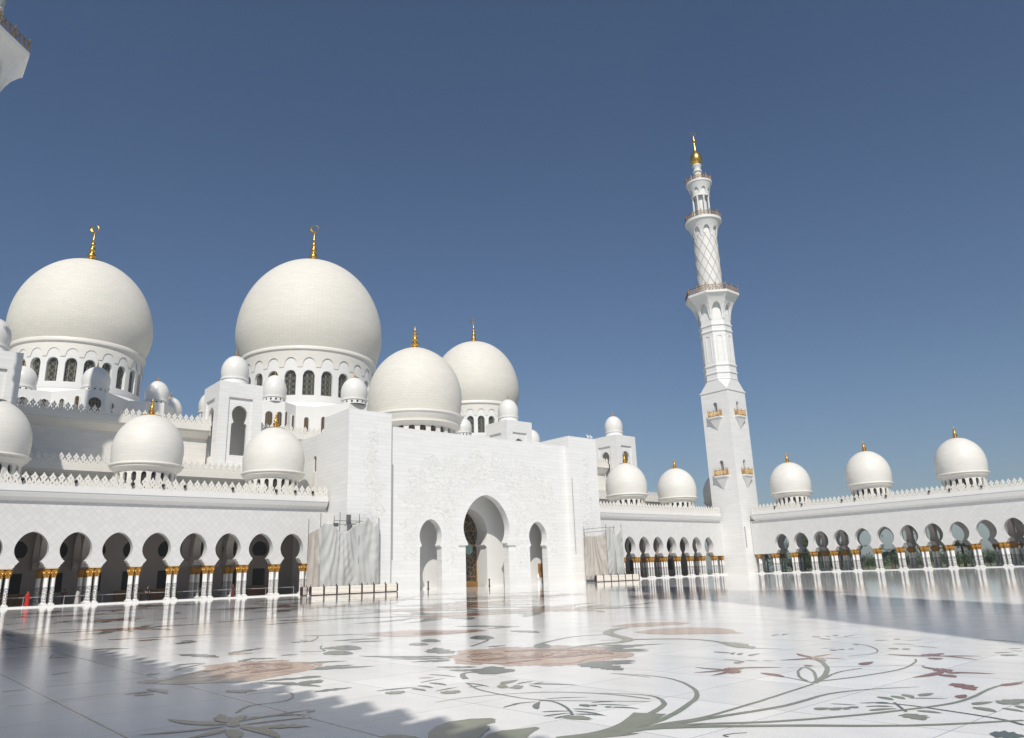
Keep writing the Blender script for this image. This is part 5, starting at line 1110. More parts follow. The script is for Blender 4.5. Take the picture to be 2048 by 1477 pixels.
ts 0.05 0.03 4.51,16.23 4.64,16.19 4.83,16.14 5.04,16.08 5.23,16.01 5.41,15.94 5.6,15.86 5.77,15.76 5.92,15.63 6.05,15.44 6.16,15.21 6.25,14.98 6.31,14.83
tl 0.2 0.12 3.94,10.35 3.51,11.49
tl 0.22 0.12 4,10.45 4.16,11.27
tl 0.22 0.12 4.03,10.41 4.38,10.9
tl 0.12 0.12 3.88,10.25 2.87,10.63
tl 0.1 0.12 4.07,10.46 5.22,10.5
tl 0.26 0.12 4.09,9.84 4.58,9.35
tl 0.2 0.12 3.98,10.12 4.01,8.95
tl 0.18 0.12 3.81,10.07 3.25,9.84
tl 0.2 0.12 3.81,10 3.6,9.27
tl 0.1 0.12 4.01,10.18 4.94,9.92
tl 0.08 0.12 4.27,10.68 5,10.15
tp 0 0 3.98,10.52 4.11,10.65 4.11,10.46 4.03,10.2 3.91,10.12 3.88,10.28
tl 0.2 0.12 5.06,10.44 5.13,10.35
pp 0 0 4.41,16.18 4.72,16.42 5.17,16.75 5.52,16.92 6.03,17.41 6.24,18.02 6.56,17.97 7.02,18.15 7.51,17.67 7.87,16.83 7.74,15.64 7.49,15.29 7.17,14.99 6.84,14.92 6.38,14.65 5.8,14.44 5.19,14.94 4.71,15.33
rl 0.35 0.12 6.19,17.1 6.84,17.29
rl 0.3 0.12 6.02,16.17 6.66,16.37
rl 0.4 0.12 6.81,17.51 7.37,17.15
rl 0.3 0.12 6.37,15.73 7.05,15.97
rl 0.35 0.12 7.22,17.16 7.5,16.29
rl 0.25 0.12 6.73,15.66 7.33,15.91
rl 0.25 0.12 6.65,16.7 7.06,16.6
rl 0.25 0.12 5.81,16.97 6.18,16.91
pl 0.3 0.3 6.16,17.91 6.64,18.08
pl 0.3 0.3 6.59,18.05 7.39,17.98
pl 0.3 0.3 7.36,17.91 7.87,17.2
pl 0.3 0.3 7.78,16.98 7.73,15.45
pl 0.3 0.3 6.84,14.92 7.56,15.18
pl 0.3 0.3 5.76,14.43 6.86,14.8
pl 0.3 0.3 4.71,15.33 5.21,14.99
pl 0.3 0.3 4.38,16.1 4.94,16.52
ps 0.06 0.05 6.74,16.84 6.71,16.71 6.65,16.53 6.61,16.35 6.61,16.24 6.67,16.24 6.78,16.31 6.89,16.39 6.99,16.44 7.07,16.43 7.14,16.39 7.2,16.35 7.24,16.32
ps 0.06 0.04 6.32,16.7 6.29,16.53 6.25,16.28 6.23,16.02 6.24,15.83 6.31,15.73 6.41,15.68 6.53,15.66 6.67,15.66 6.84,15.69 7.04,15.75 7.22,15.82 7.35,15.87
dl 0.3 0.12 5.87,14.07 6.34,12.58
dl 0.3 0.12 6.01,14.25 6.95,13.8
dl 0.25 0.12 7.45,15.2 8.3,15.19
dl 0.25 0.12 7.62,15.46 7.99,14.62
dl 0.3 0.12 5.04,13.42 5.45,13.11
dl 0.25 0.12 5.09,13.62 5.2,12.99
dl 0.3 0.12 3.85,14.45 4.12,14.26
dl 0.12 0.12 3.75,14.68 4.27,14.6
dl 0.2 0.12 4.24,15.13 4.3,14.14
dl 0.15 0.12 5.47,17.75 6.47,18.6
dl 0.2 0.12 5.91,19 6.5,18.68
dl 0.2 0.12 4.87,17.43 5.17,17.55
dl 0.25 0.12 7.04,18.11 7.72,18.8
dl 0.3 0.12 7.55,18.59 7.95,18.13
dl 0.5 0.12 6.8,21.76 7.16,19.75
dl 0.6 0.12 8.03,25.64 8.81,26.4
dl 0.4 0.12 8.51,27 8.74,26.54
pl 0.6 0.12 7.6,20.38 8.15,20.07
dl 0.4 0.12 7.71,20.58 9.02,21.39
dl 0.2 0.12 8.31,18.75 8.69,18.49
dl 0.4 0.12 10.21,22.36 10.93,22.14
dl 0.8 0.12 9.06,17.85 9.74,17.84
dl 0.8 0.12 9.81,19.45 10.47,19.18
rl 0.5 0.12 7.07,30.6 7.95,30.32
rl 0.6 0.12 7.61,28.8 8.43,28.57
rl 0.35 0.12 7.71,30.05 10.48,29.08
tl 0.5 0.12 6.26,31.95 6.96,31.59
rl 0.35 0.12 6.54,52 8.45,53.82
rl 0.4 0.12 8.58,49.4 12.83,55.28
rl 0.5 0.12 12.84,45.96 15.11,44.76
rl 0.45 0.12 17.4,51.58 21.06,50.53
rl 0.6 0.12 15.62,35.81 16.98,34.28
dl 0.3 0.12 13.62,38.83 15.45,37.86
dl 0.25 0.12 7.33,35.66 10.39,36.83
dl 0.4 0.12 5.74,26.37 6.55,25.42
dl 0.3 0.12 7.25,41.16 8.63,39.37
dl 0.3 0.12 4.33,30.04 5.33,29.36
dl 0.1 0.12 3.5,19.48 3.98,19.77
dl 0.15 0.12 4.3,24.4 4.76,24.03
dl 0.2 0.12 3.82,29.65 4.55,29.88
dl 0.06 0.12 2.3,17.15 2.74,17.06
dl 0.3 0.12 5.94,43.76 8.13,45.43
ds 0.03 0.02 3.03,17.19 3.26,17.16 3.59,17.13 3.95,17.09 4.27,17.08 4.56,17.1 4.85,17.14 5.1,17.18 5.27,17.21
ds 0.03 0.02 2.61,14.78 2.76,14.82 2.97,14.87 3.2,14.93 3.39,14.96 3.51,14.98 3.61,14.98 3.69,14.97 3.81,14.94 3.98,14.87 4.18,14.77 4.36,14.68 4.49,14.61
ds 0.03 0.02 2.12,14.91 2.47,14.78
ds 0.02 0.06 5.16,12.83 5.21,12.82 5.29,12.81 5.37,12.79 5.44,12.75 5.51,12.69 5.58,12.61 5.65,12.52 5.68,12.42 5.68,12.32 5.65,12.21 5.61,12.1 5.56,12 5.51,11.9 5.46,11.81 5.4,11.73 5.34,11.67 5.28,11.63 5.21,11.61 5.14,11.61 5.07,11.6 4.99,11.61 4.9,11.63 4.8,11.64 4.71,11.62 4.61,11.53 4.51,11.41 4.42,11.28 4.35,11.19
ds 0.05 0.02 4.25,24.1 4.32,24.43 4.42,24.91 4.52,25.35 4.61,25.53 4.68,25.35 4.73,24.94 4.78,24.43 4.82,23.93 4.85,23.41 4.87,22.84 4.88,22.32 4.89,21.95"""
mb = MB(); mb.add([(-8, -60, 0), (159, -60, 0), (159, 105.3, 0), (-8, 105.3, 0)], [(0, 1, 2, 3)])
idx = {'g': 1, 'd': 2, 'r': 3, 'p': 4, 't': 5}; lay = {'p': .003, 'r': .006, 'd': .004, 'g': .005, 't': .0045}
cnt = 0
def flat(pts, z):
    tr = tessellate_polygon([[Vector((x, y, 0)) for x, y in pts]])
    vs = [(x, y, z) for x, y in pts]; fs = []
    for a, b, c in tr:
        ar = (pts[b][0] - pts[a][0]) * (pts[c][1] - pts[a][1]) - (pts[b][1] - pts[a][1]) * (pts[c][0] - pts[a][0])
        if abs(ar) > 1e-9: fs.append((a, b, c) if ar > 0 else (a, c, b))
    mb.add(vs, fs)
def leafpts(a, b, w, bend):
    a, b = Vector(a), Vector(b); d = b - a; nrm = Vector((-d.y, d.x)).normalized(); L_ = d.length; up_, dn = [], []
    for i in range(9):
        u = i / 8; c_ = a + d * u + nrm * bend * L_ * math.sin(PI * u) * .5; hw = w * .5 * (math.sin(PI * u ** .75)) ** .8
        jg = 1.0 if w < .22 else (1.12 if i % 2 else .68)
        up_.append(tuple(c_ + nrm * hw * jg)); dn.append(tuple(c_ - nrm * hw * (jg if w < .22 else 1.8 - jg)))
    return up_ + dn[::-1][1:-1]
for li in FLOOR.strip().split('\n'):
    h_, a_, b_, rest = li.split(' ', 3); pts = [tuple(float(v) for v in q.split(',')) for q in rest.split()]; a_ = float(a_); b_ = float(b_)
    cnt += 1; mb.cur = idx[h_[0]]; z = lay[h_[0]] + cnt * .0000021
    if h_[1] == 'l': flat(leafpts(pts[0], pts[1], a_, b_), z)
    elif h_[1] == 'p': flat(pts, z)
    else:
        if h_[0] == 'p': z += .0045
        n = len(pts); A, B = [], []
        for i, q in enumerate(pts):
            p0, p1 = pts[max(i - 1, 0)], pts[min(i + 1, n - 1)]; d = Vector((p1[0] - p0[0], p1[1] - p0[1])); d = d.normalized() if d.length > 1e-6 else Vector((1, 0)); w_ = (a_ + (b_ - a_) * i / (n - 1)) * .42
            A.append((q[0] - d.y * w_, q[1] + d.x * w_)); B.append((q[0] + d.y * w_, q[1] - d.x * w_))
        for i in range(n - 1): mb.add([(*B[i], z), (*B[i + 1], z), (*A[i + 1], z), (*A[i], z)], [(0, 1, 2, 3)])
# farther flowers of the same design, across the court
rnd = random.Random(21)
def motif(cx, cy, s, ang):
    def X(u, v): return (cx + s * (u * math.cos(ang) - v * math.sin(ang)), cy + s * (u * math.sin(ang) + v * math.cos(ang)))
    global cnt
    cnt += 1; k = cnt * .0000021
    mb.cur = 4; flat([X(1.5 * math.cos(t_) * (1 + .15 * math.sin(6 * t_)), 1.2 * math.sin(t_) * (1 + .15 * math.sin(6 * t_))) for t_ in [i / 28 * 2 * PI for i in range(28)]], .003 + k)
    mb.cur = 3; flat([X(.9 * math.cos(t_) * (1 + .2 * math.sin(4 * t_)), .7 * math.sin(t_)) for t_ in [i / 20 * 2 * PI for i in range(20)]], .006 + k)
    for i in range(9):
        a = rnd.uniform(0, 2 * PI); mb.cur = rnd.choice((2, 2, 1)); flat(leafpts(X(1.4 * math.cos(a), 1.2 * math.sin(a)), X(rnd.uniform(2.4, 4.6) * math.cos(a + .3), rnd.uniform(2.2, 4.2) * math.sin(a + .3)), rnd.uniform(.25, .6) * s, .3), .004 + k + i * .00001)
    pts = [X(1.3 + i * .5, .6 * math.sin(i * .55)) for i in range(14)]; mb.cur = 1
    for i in range(13):
        A_, B_ = Vector(pts[i]), Vector(pts[i + 1]); nn = (B_ - A_).normalized(); nn = Vector((-nn.y, nn.x)) * .12 * s; mb.add([(*(A_ - nn), .005 + k), (*(B_ - nn), .005 + k), (*(B_ + nn), .005 + k), (*(A_ + nn), .005 + k)], [(0, 1, 2, 3)])
for i in range(34):
    d = rnd.uniform(36, 88); az = R(rnd.uniform(9, 44)); x, y = d * math.sin(az), d * math.cos(az)
    if y < 92: motif(x, y, rnd.uniform(.8, 1.7), rnd.uniform(0, 6.28))
fl = link('courtyard_floor', mb, ['floor', 'g', 'd', 'r', 'p', 't'], None, (0, 0, 0), recalc=False)
tag(fl, kind='structure', label='polished white marble courtyard inlaid with giant flowers')
M['soil'] = plain('garden_ground', (0.16, 0.17, 0.09), 0.9, noise=0.4, scale=0.05)
mb = MB(); mb.add([(-880, -880, -.3), (1280, -880, -.3), (1280, 1280, -.3), (-880, 1280, -.3)], [(0, 1, 2, 3)])
tag(link('ground', mb, 'soil', None, (0, 0, 0), recalc=False), kind='structure', label='green garden ground beyond the arcades')
M['water'] = plain('far_water', (0.09, 0.13, 0.16), 0.25)
mb = MB(); mb.add([(420, -870, -.25), (1270, -870, -.25), (1270, 1270, -.25), (420, 1270, -.25)], [(0, 1, 2, 3)])
tag(link('water', mb, 'water', None, (420, 0, 0), recalc=False), kind='structure', label='grey blue water far beyond the arcade')

# ------------------------------------------------------------ garden beyond the right arcade
def leafmat(name, c1, c2):
    mt, t, p = newmat(name); oi = N(t, 'ShaderNodeNewGeometry'); nz = N(t, 'ShaderNodeTexNoise'); nz.inputs['Scale'].default_value = 0.9; t.links.new(oi.outputs['Position'], nz.inputs[0])
    t.links.new(mixc(t, nz.outputs[0], c1, c2), p.inputs['Base Color']); p.inputs['Roughness'].default_value = 0.6; return mt
M['leaf'] = leafmat('foliage', (0.02, 0.04, 0.012), (0.07, 0.11, 0.035)); M['palm'] = leafmat('palm_fronds', (0.035, 0.055, 0.02), (0.10, 0.13, 0.05)); M['bark'] = plain('palm_bark', (0.12, 0.09, 0.06), 0.9, noise=0.4, scale=3, bump=.6)
def palm(x, y, hgt, r, label, seed):
    rnd = random.Random(seed); t_ = empty('palm_tree', label, 'palm tree', (x, y, -.3), 'palms in the garden behind the right arcade')
    mb = MB(); mb.tube([(x + .25 * math.sin(i * .5), y, -.3 + (hgt + .3) * i / 8) for i in range(9)], .34, 8, .22); link('trunk', mb, 'bark', t_, (x, y, -.3))
    mb = MB()
    for k in range(34):
        az = k * 2.399 + rnd.uniform(-.2, .2); el = rnd.uniform(-.35, 1.25); L_ = r * rnd.uniform(.85, 1.1); px, pz = .1, 0.0; e = el; pts = []
        for i in range(9):
            pts.append((px, pz)); px += math.cos(e) * L_ / 8; pz += math.sin(e) * L_ / 8; e -= .20 + .06 * i * .6
        ca, sa = math.cos(az), math.sin(az)
        for i in range(8):
            for s_ in (-1, 1):
                for j in range(3):
                    u = (i + j / 3) / 8; q = pts[i]; q2 = pts[i + 1]; f = j / 3; cx, cz = q[0] + (q2[0] - q[0]) * f, q[1] + (q2[1] - q[1]) * f
                    ll = .75 * r / 3.2 * math.sin(PI * min(.95, .12 + u * .85)) + .1; w_ = .05
                    bx_, by_ = x + ca * cx, y + sa * cx; tx, ty = bx_ + ca * ll * .55 - sa * s_ * ll, by_ + sa * ll * .55 + ca * s_ * ll
                    mb.add([(bx_, by_, hgt + cz), (bx_ + ca * .14, by_ + sa * .14, hgt + cz + .02), (tx, ty, hgt + cz - ll * .30)], [(0, 1, 2)])
    link('crown', mb, 'palm', t_, (x, y, hgt), recalc=False)
def bushy(name, label, cat, x, y, hgt, r, seed, group, n=4200, leaf=.42):
    rnd = random.Random(seed); t_ = empty(name, label, cat, (x, y, -.3), group)
    mb = MB(); mb.tube([(x, y, -.3), (x + .1, y, hgt * .3), (x - .1, y + .1, hgt * .6)], .3 if hgt > 4 else .1, 7, .1)
    for k in range(5): a = k * 1.26; mb.tube([(x, y, hgt * .3), (x + r * .6 * math.cos(a), y + r * .6 * math.sin(a), hgt * .7)], .12 if hgt > 4 else .05, 5, .03)
    link('trunk', mb, 'bark', t_, (x, y, -.3))
    mb = MB(); cl = [(x + rnd.gauss(0, r * .42), y + rnd.gauss(0, r * .42), hgt * rnd.uniform(.30, .92), r * rnd.uniform(.25, .45)) for _ in range(14)]
    for k in range(n):
        c_ = rnd.choice(cl); v = Vector((rnd.gauss(0, 1), rnd.gauss(0, 1), rnd.gauss(0, .8))).normalized() * c_[3] * rnd.uniform(.5, 1.05); p_ = Vector(c_[:3]) + v
        if p_.z < -.2: continue
        a = Vector((rnd.gauss(0, 1), rnd.gauss(0, 1), rnd.gauss(0, 1))).normalized() * leaf; b = a.orthogonal().normalized() * leaf * .5
        mb.add([tuple(p_ - a * .5), tuple(p_ + b * .5), tuple(p_ + a * .5), tuple(p_ - b * .5)], [(0, 1, 2, 3)])
    link('crown', mb, 'leaf', t_, (x, y, hgt * .5), recalc=False)
palm(186.0, 64.2, 4.6, 3.0, 'dark palm seen whole through an arch under the nearest dome', 3)
palm(190.0, 81.6, 3.6, 2.8, 'palm showing in the lower half of an arch near the middle of the right arcade', 4)
palm(188.0, 103.5, 8.0, 3.2, 'palm behind the arch next to the minaret', 6)
palm(196.0, 58.0, 2.0, 2.4, 'low palm behind the columns near the right edge of the photo', 8)
for i, (x, y, hg, r_) in enumerate(((180, 107, 10.5, 4.6), (181.5, 99.5, 9.8, 4.4), (184, 92.0, 7.0, 3.8))):
    bushy('tree', ['dense dark tree filling the arch nearest the minaret', 'dense dark tree filling the second arch from the minaret', 'dark bushy tree low behind the third arch from the minaret'][i], 'tree', x, y, hg, r_, 40 + i, 'trees behind the right arcade')
for i in range(24):
    y = 38 + i * 2.9; bushy('hedge_shrub', 'round green garden shrub in the row behind the right arcade', 'shrub', 182 + (i % 3) * 1.2, y, 2.6 + .5 * (i % 3), 2.3, 80 + i, 'row of shrubs behind the right arcade', 1300, .26)
rnd = random.Random(77); mb = MB()
for i in range(5200):
    a = rnd.uniform(-60, 190); x = 300 + rnd.uniform(0, 60); z = abs(rnd.gauss(0, 1)) * 2.4 * (1 + .5 * math.sin(a * .11)); L_ = 1.6
    v = Vector((rnd.gauss(0, 1), rnd.gauss(0, 1), rnd.gauss(0, 1))).normalized() * L_; b = v.orthogonal().normalized() * L_ * .6; p_ = Vector((x, a, z))
    mb.add([tuple(p_ - v * .5), tuple(p_ + b * .5), tuple(p_ + v * .5), tuple(p_ - b * .5)], [(0, 1, 2, 3)])
tag(link('distant_trees', mb, 'leaf', None, (300, 60, 0), recalc=False), 'low dark line of trees far beyond the right arcade', 'trees', kind='stuff')

# ------------------------------------------------------------ tarpaulined scaffolds
def scaffold(label, path, top, bot, poles, seed, mats, extra):
    O = (*path[1], 0); t_ = empty('scaffold', label, 'scaffold', O, 'scaffolds wrapped in tarpaulin'); rnd = random.Random(seed)
    pts = [Vector(p) for p in path]; segs = [(pts[i + 1] - pts[i]).length for i in range(len(pts) - 1)]; tot = sum(segs)
    def at(s):
        i = 0
        while i < len(segs) - 1 and s > segs[i]: s -= segs[i]; i += 1
        d = (pts[i + 1] - pts[i]).normalized(); return pts[i] + d * s, Vector((d.y, -d.x)), i
    nu, nv = 120, 44
    for part in range(len(segs)):
        s0 = sum(segs[:part]); s1 = s0 + segs[part]; n = max(12, int(nu * segs[part] / tot)); mb = MB(); grid = []
        for i in range(n + 1):
            s = s0 + (s1 - s0) * i / n; p, nn, _ = at(min(s, tot - 1e-4)); row = []; zt = top(s / tot); zb = bot(s / tot)
            for j in range(nv + 1):
                v = j / nv; z = zb + (zt - zb) * v
                f = .16 * math.sin(s * 1.9 + 1.3 * math.sin(z * .33 + seed)) * math.sin(s * .71 + seed) + .07 * math.sin((s + z * .8 * math.sin(s * .6 + seed)) * 2.7) * (.3 + .7 * math.sin(PI * v))
                f += .05 * math.sin(s * 6.1 + 2 * math.sin(z * .5 + s)) * (1 - v) ** 1.5 + .035 * math.sin((s * .9 - z) * 4.3 + 3 * math.sin(s * .8)) * max(0, math.sin(s * 1.3 + z * .4 + seed))
                e = min(1, i / 2, (n - i) / 2)
                q = p + nn * (f * e); row.append((q.x, q.y, z))
            grid.append(row)
        for i in range(n):
            for j in range(nv):
                if j < 4 and math.sin(i * 1.9 + seed) * math.sin(i * .77 + 2) > .55 - .12 * (3 - j): continue   # torn hem
                mb.add([grid[i][j], grid[i + 1][j], grid[i + 1][j + 1], grid[i][j + 1]], [(0, 1, 2, 3)])
        o = link('tarpaulin', mb, mats[part], t_, O, smooth=True, recalc=False); md = o.modifiers.new('thick', 'SOLIDIFY'); md.thickness = .02
    mb = MB()
    for (x, y, zt) in poles: mb.tube([(x, y, 0), (x, y, zt)], .05, 6)
    for a, b in extra: mb.tube([a, b], .045, 6)
    link('scaffold_poles', mb, 'pole', t_, O); return t_
def interp(xs):
    def f(u):
        for (a, b), (c, d) in zip(xs[:-1], xs[1:]):
            if u <= c: return b + (d - b) * (u - a) / (c - a)
        return xs[-1][1]
    return f
sA = scaffold('tall grey tarpaulin wrapped round a scaffold at the left foot of the portal', [(48.3, 101.4), (48.3, 97.6), (57.7, 97.6)],
    interp([(0, 8.4), (.28, 8.9), (.33, 9.6), (.42, 9.5), (.53, 8.3), (.60, 8.5), (.68, 9.3), (.78, 9.9), (.86, 10.5), (.93, 9.3), (1, 10.3)]), lambda u: .35, [(48.3, 101.3, 10.4), (48.35, 97.7, 11.0), (51.3, 97.7, 11.2), (54.4, 97.7, 11.0), (57.6, 97.7, 10.5)], 2.0, ['tarpb', 'tarp'],
    [((50.4, 97.75, 10.0), (55.6, 97.75, 10.0)), ((50.4, 97.75, 9.5), (55.6, 97.75, 9.5)), ((50.4, 97.7, 9.0), (50.4, 97.7, 10.6)), ((52.0, 97.75, 9.3), (54.6, 97.75, 9.9))])
mb = MB(); mb.box(52.6, 53.15, 97.9, 98.3, 9.6, 10.9); link('equipment_box', mb, 'pole', sA, (52.9, 98, 9.6)); mb = MB(); mb.box(50.6, 51.2, 97.9, 98.4, 9.2, 9.7); link('tool_box', mb, 'pole', sA, (50.9, 98, 9.2))
sB = scaffold('smaller beige and grey tarpaulin wrapped round a scaffold at the right foot of the portal', [(101.6, 98.6), (101.6, 92.9), (105.9, 92.9)],
    interp([(0, 8.2), (.35, 8.0), (.5, 8.3), (.57, 8.9), (.66, 9.7), (.80, 8.0), (.9, 8.3), (1, 9.4)]), lambda u: .35, [(101.7, 98.5, 9.9), (101.65, 93, 9.9), (105.8, 93, 10.0), (103.8, 93.0, 9.7)], 5.0, ['tarpb', 'tarp'],
    [((101.7, 98.5, 9.4), (101.7, 93, 9.4)), ((101.7, 98.5, 8.8), (101.7, 93, 8.8)), ((101.7, 93, 9.4), (104, 93, 9.4))])

# ------------------------------------------------------------ barriers round the scaffolds
BT = {}
def barrier_parts(t_, O, wd):
    x, y, z = O
    mb = MB(); mb.prism([(x - wd / 2 + .12, y - .16), (x + wd / 2 - .12, y - .16), (x + wd / 2 - .12, y + .16), (x - wd / 2 + .12, y + .16)], .10, 1.08)
    for zz in (.32, .86): mb.box(x - wd / 2 + .12, x + wd / 2 - .12, y - .20, y + .20, zz - .05, zz + .05)
    link('panel', mb, 'barw', t_, O)
    for s_ in (-1, 1):
        mb = MB(); cx = x + s_ * (wd / 2 - .02)
        for dx in (-.11, .11): mb.box(cx + dx - .035, cx + dx + .035, y - .14, y + .14, .05, 1.12)
        for zz in (.10, .42, .74, 1.08): mb.box(cx - .11, cx + .11, y - .12, y + .12, zz - .035, zz + .035)
        mb.tube([(cx, y, 1.05), (cx, y, 1.38)], .04, 6); link('end_frame', mb, 'barr', t_, (cx, y, 0))
    mb = MB(); mb.box(x - wd / 2 + .1, x + wd / 2 - .1, y - .20, y + .20, .0, .09); link('foot', mb, 'barr', t_, O)
def barrier(x, y, wd, rz, label, group):
    O = (x, y, 0)
    if wd not in BT:
        t_ = empty('barrier', label, 'barrier', O, group); barrier_parts(t_, O, wd); BT[wd] = t_
    else:
        t_ = copy_tree(BT[wd], None, O); t_['label'] = label; t_['group'] = group
    t_.rotation_euler = (0, 0, rz)
ordn = ['leftmost', 'second from left', 'third from left', 'fourth from left', 'fifth from left', 'sixth from left', 'rightmost']
for i in range(7): barrier(46.4 + 1.88 * i, 94.2, 1.86, 0, 'cream and maroon barrier before the grey tarpaulin, %s of its row' % ordn[i], 'barriers in front of the left tarpaulin')
barrier(44.9, 94.9, 1.0, .5, 'short cream barrier angled off the row beside the last arcade column', 'barriers in front of the left tarpaulin')
for i in range(6): barrier(97.7 + 1.88 * i, 91.6, 1.86, 0, 'white and maroon barrier before the beige tarpaulin, %s of its row' % (ordn[:5] + ['rightmost'])[i], 'barriers in front of the right tarpaulin')

# ------------------------------------------------------------ floodlights between the merlons
def lampobj(x, y, z, label, group, axis):
    mb = MB(); mb.sphere((x, y, z), .21, 12, 8); mb.tube([(x, y, z - .5), (x, y, z - .15)], .04, 6); mb.tube([(x, y, z - .34), (x, y, z - .22)], .10, 8, .03)
    o = link('floodlight', mb, 'lamp', None, (x, y, z - .5), smooth=True); tag(o, label, 'floodlight', group)
for x in (13.28, 18.83, 25.24, 28.93, 31.68, 38.07, 44.36, 47.26, 50.02): lampobj(x, 103.98, 14.60, 'small round black floodlight between the merlons of the left arcade', 'floodlights on the left arcade parapet', 'Y')
for y in (91.69, 85.08, 75.89, 73.09, 66.65, 58.34, 54.64, 49.06): lampobj(157.4, y, 14.60, 'small round black floodlight between the merlons of the right arcade', 'floodlights on the right arcade parapet', 'X')

# ------------------------------------------------------------ small posts and the rope in the left arcade
for (x, y, z0, lab) in ((69.2, 101.9, 0, 'black post standing in the left small archway of the portal'), (81.6, 101.9, 0, 'black post standing in the great archway of the portal')):
    mb = MB(); mb.lathe([(.22, 0), (.22, .05), (.11, .10), (.10, 1.0), (.16, 1.08), (.13, 1.2), (.01, 1.24)], (x, y, z0), 14); tag(link('post', mb, 'black', None, (x, y, z0), smooth=True), lab, 'post')
rp = empty('rope_barrier', 'thin pale belt barrier strung between posts behind the columns of the left arcade', 'barrier', (12, 106.9, .14))
mb = MB(); mb.box(6, 49, 106.88, 106.92, 1.08, 1.14); link('belt', mb, 'rail', rp, (12, 106.9, 1.1))
for x in [7 + 4.2 * i for i in range(11)]:
    mb = MB(); mb.lathe([(.17, .14), (.17, .18), (.035, .22), (.035, 1.16), (.05, 1.2), (.01, 1.22)], (x, 106.95, 0), 10); link('post', mb, 'rail', rp, (x, 106.95, .14), smooth=True)

# ------------------------------------------------------------ people
M['skin'] = plain('skin', (0.36, 0.21, 0.14), 0.6); M['hair'] = plain('hair', (0.02, 0.015, 0.012), 0.6)
M['red'] = plain('red_patterned_cloth', (0.42, 0.02, 0.02), 0.7, noise=.5, scale=14); M['darkred'] = plain('maroon_cloth', (0.10, 0.012, 0.02), 0.7, noise=.2)
M['blackc'] = plain('black_cloth', (0.015, 0.015, 0.02), 0.7); M['greyc'] = plain('pale_grey_cloth', (0.42, 0.41, 0.40), 0.7, noise=.1); M['whitec'] = plain('white_cloth', (0.78, 0.78, 0.78), 0.7, noise=.05); M['bluec'] = plain('navy_cloth', (0.02, 0.025, 0.05), 0.7)
def skinned(name, chain, edges, mat, parent, loc, scl=1.0, sub=1):
    me = bpy.data.meshes.new(name); me.from_pydata([c[:3] for c in chain], edges, []); me.materials.append(M[mat]); o = bpy.data.objects.new(name, me); sc.collection.objects.link(o); put(o, parent, Vector(loc))
    sk = o.modifiers.new('skin', 'SKIN'); sk.use_smooth_shade = True
    for i, c in enumerate(chain): me.skin_vertices[0].data[i].radius = (c[3], c[4] if len(c) > 4 else c[3])
    me.skin_vertices[0].data[0].use_root = True
    if sub: s_ = o.modifiers.new('sub', 'SUBSURF'); s_.levels = sub; s_.render_levels = sub
    return o
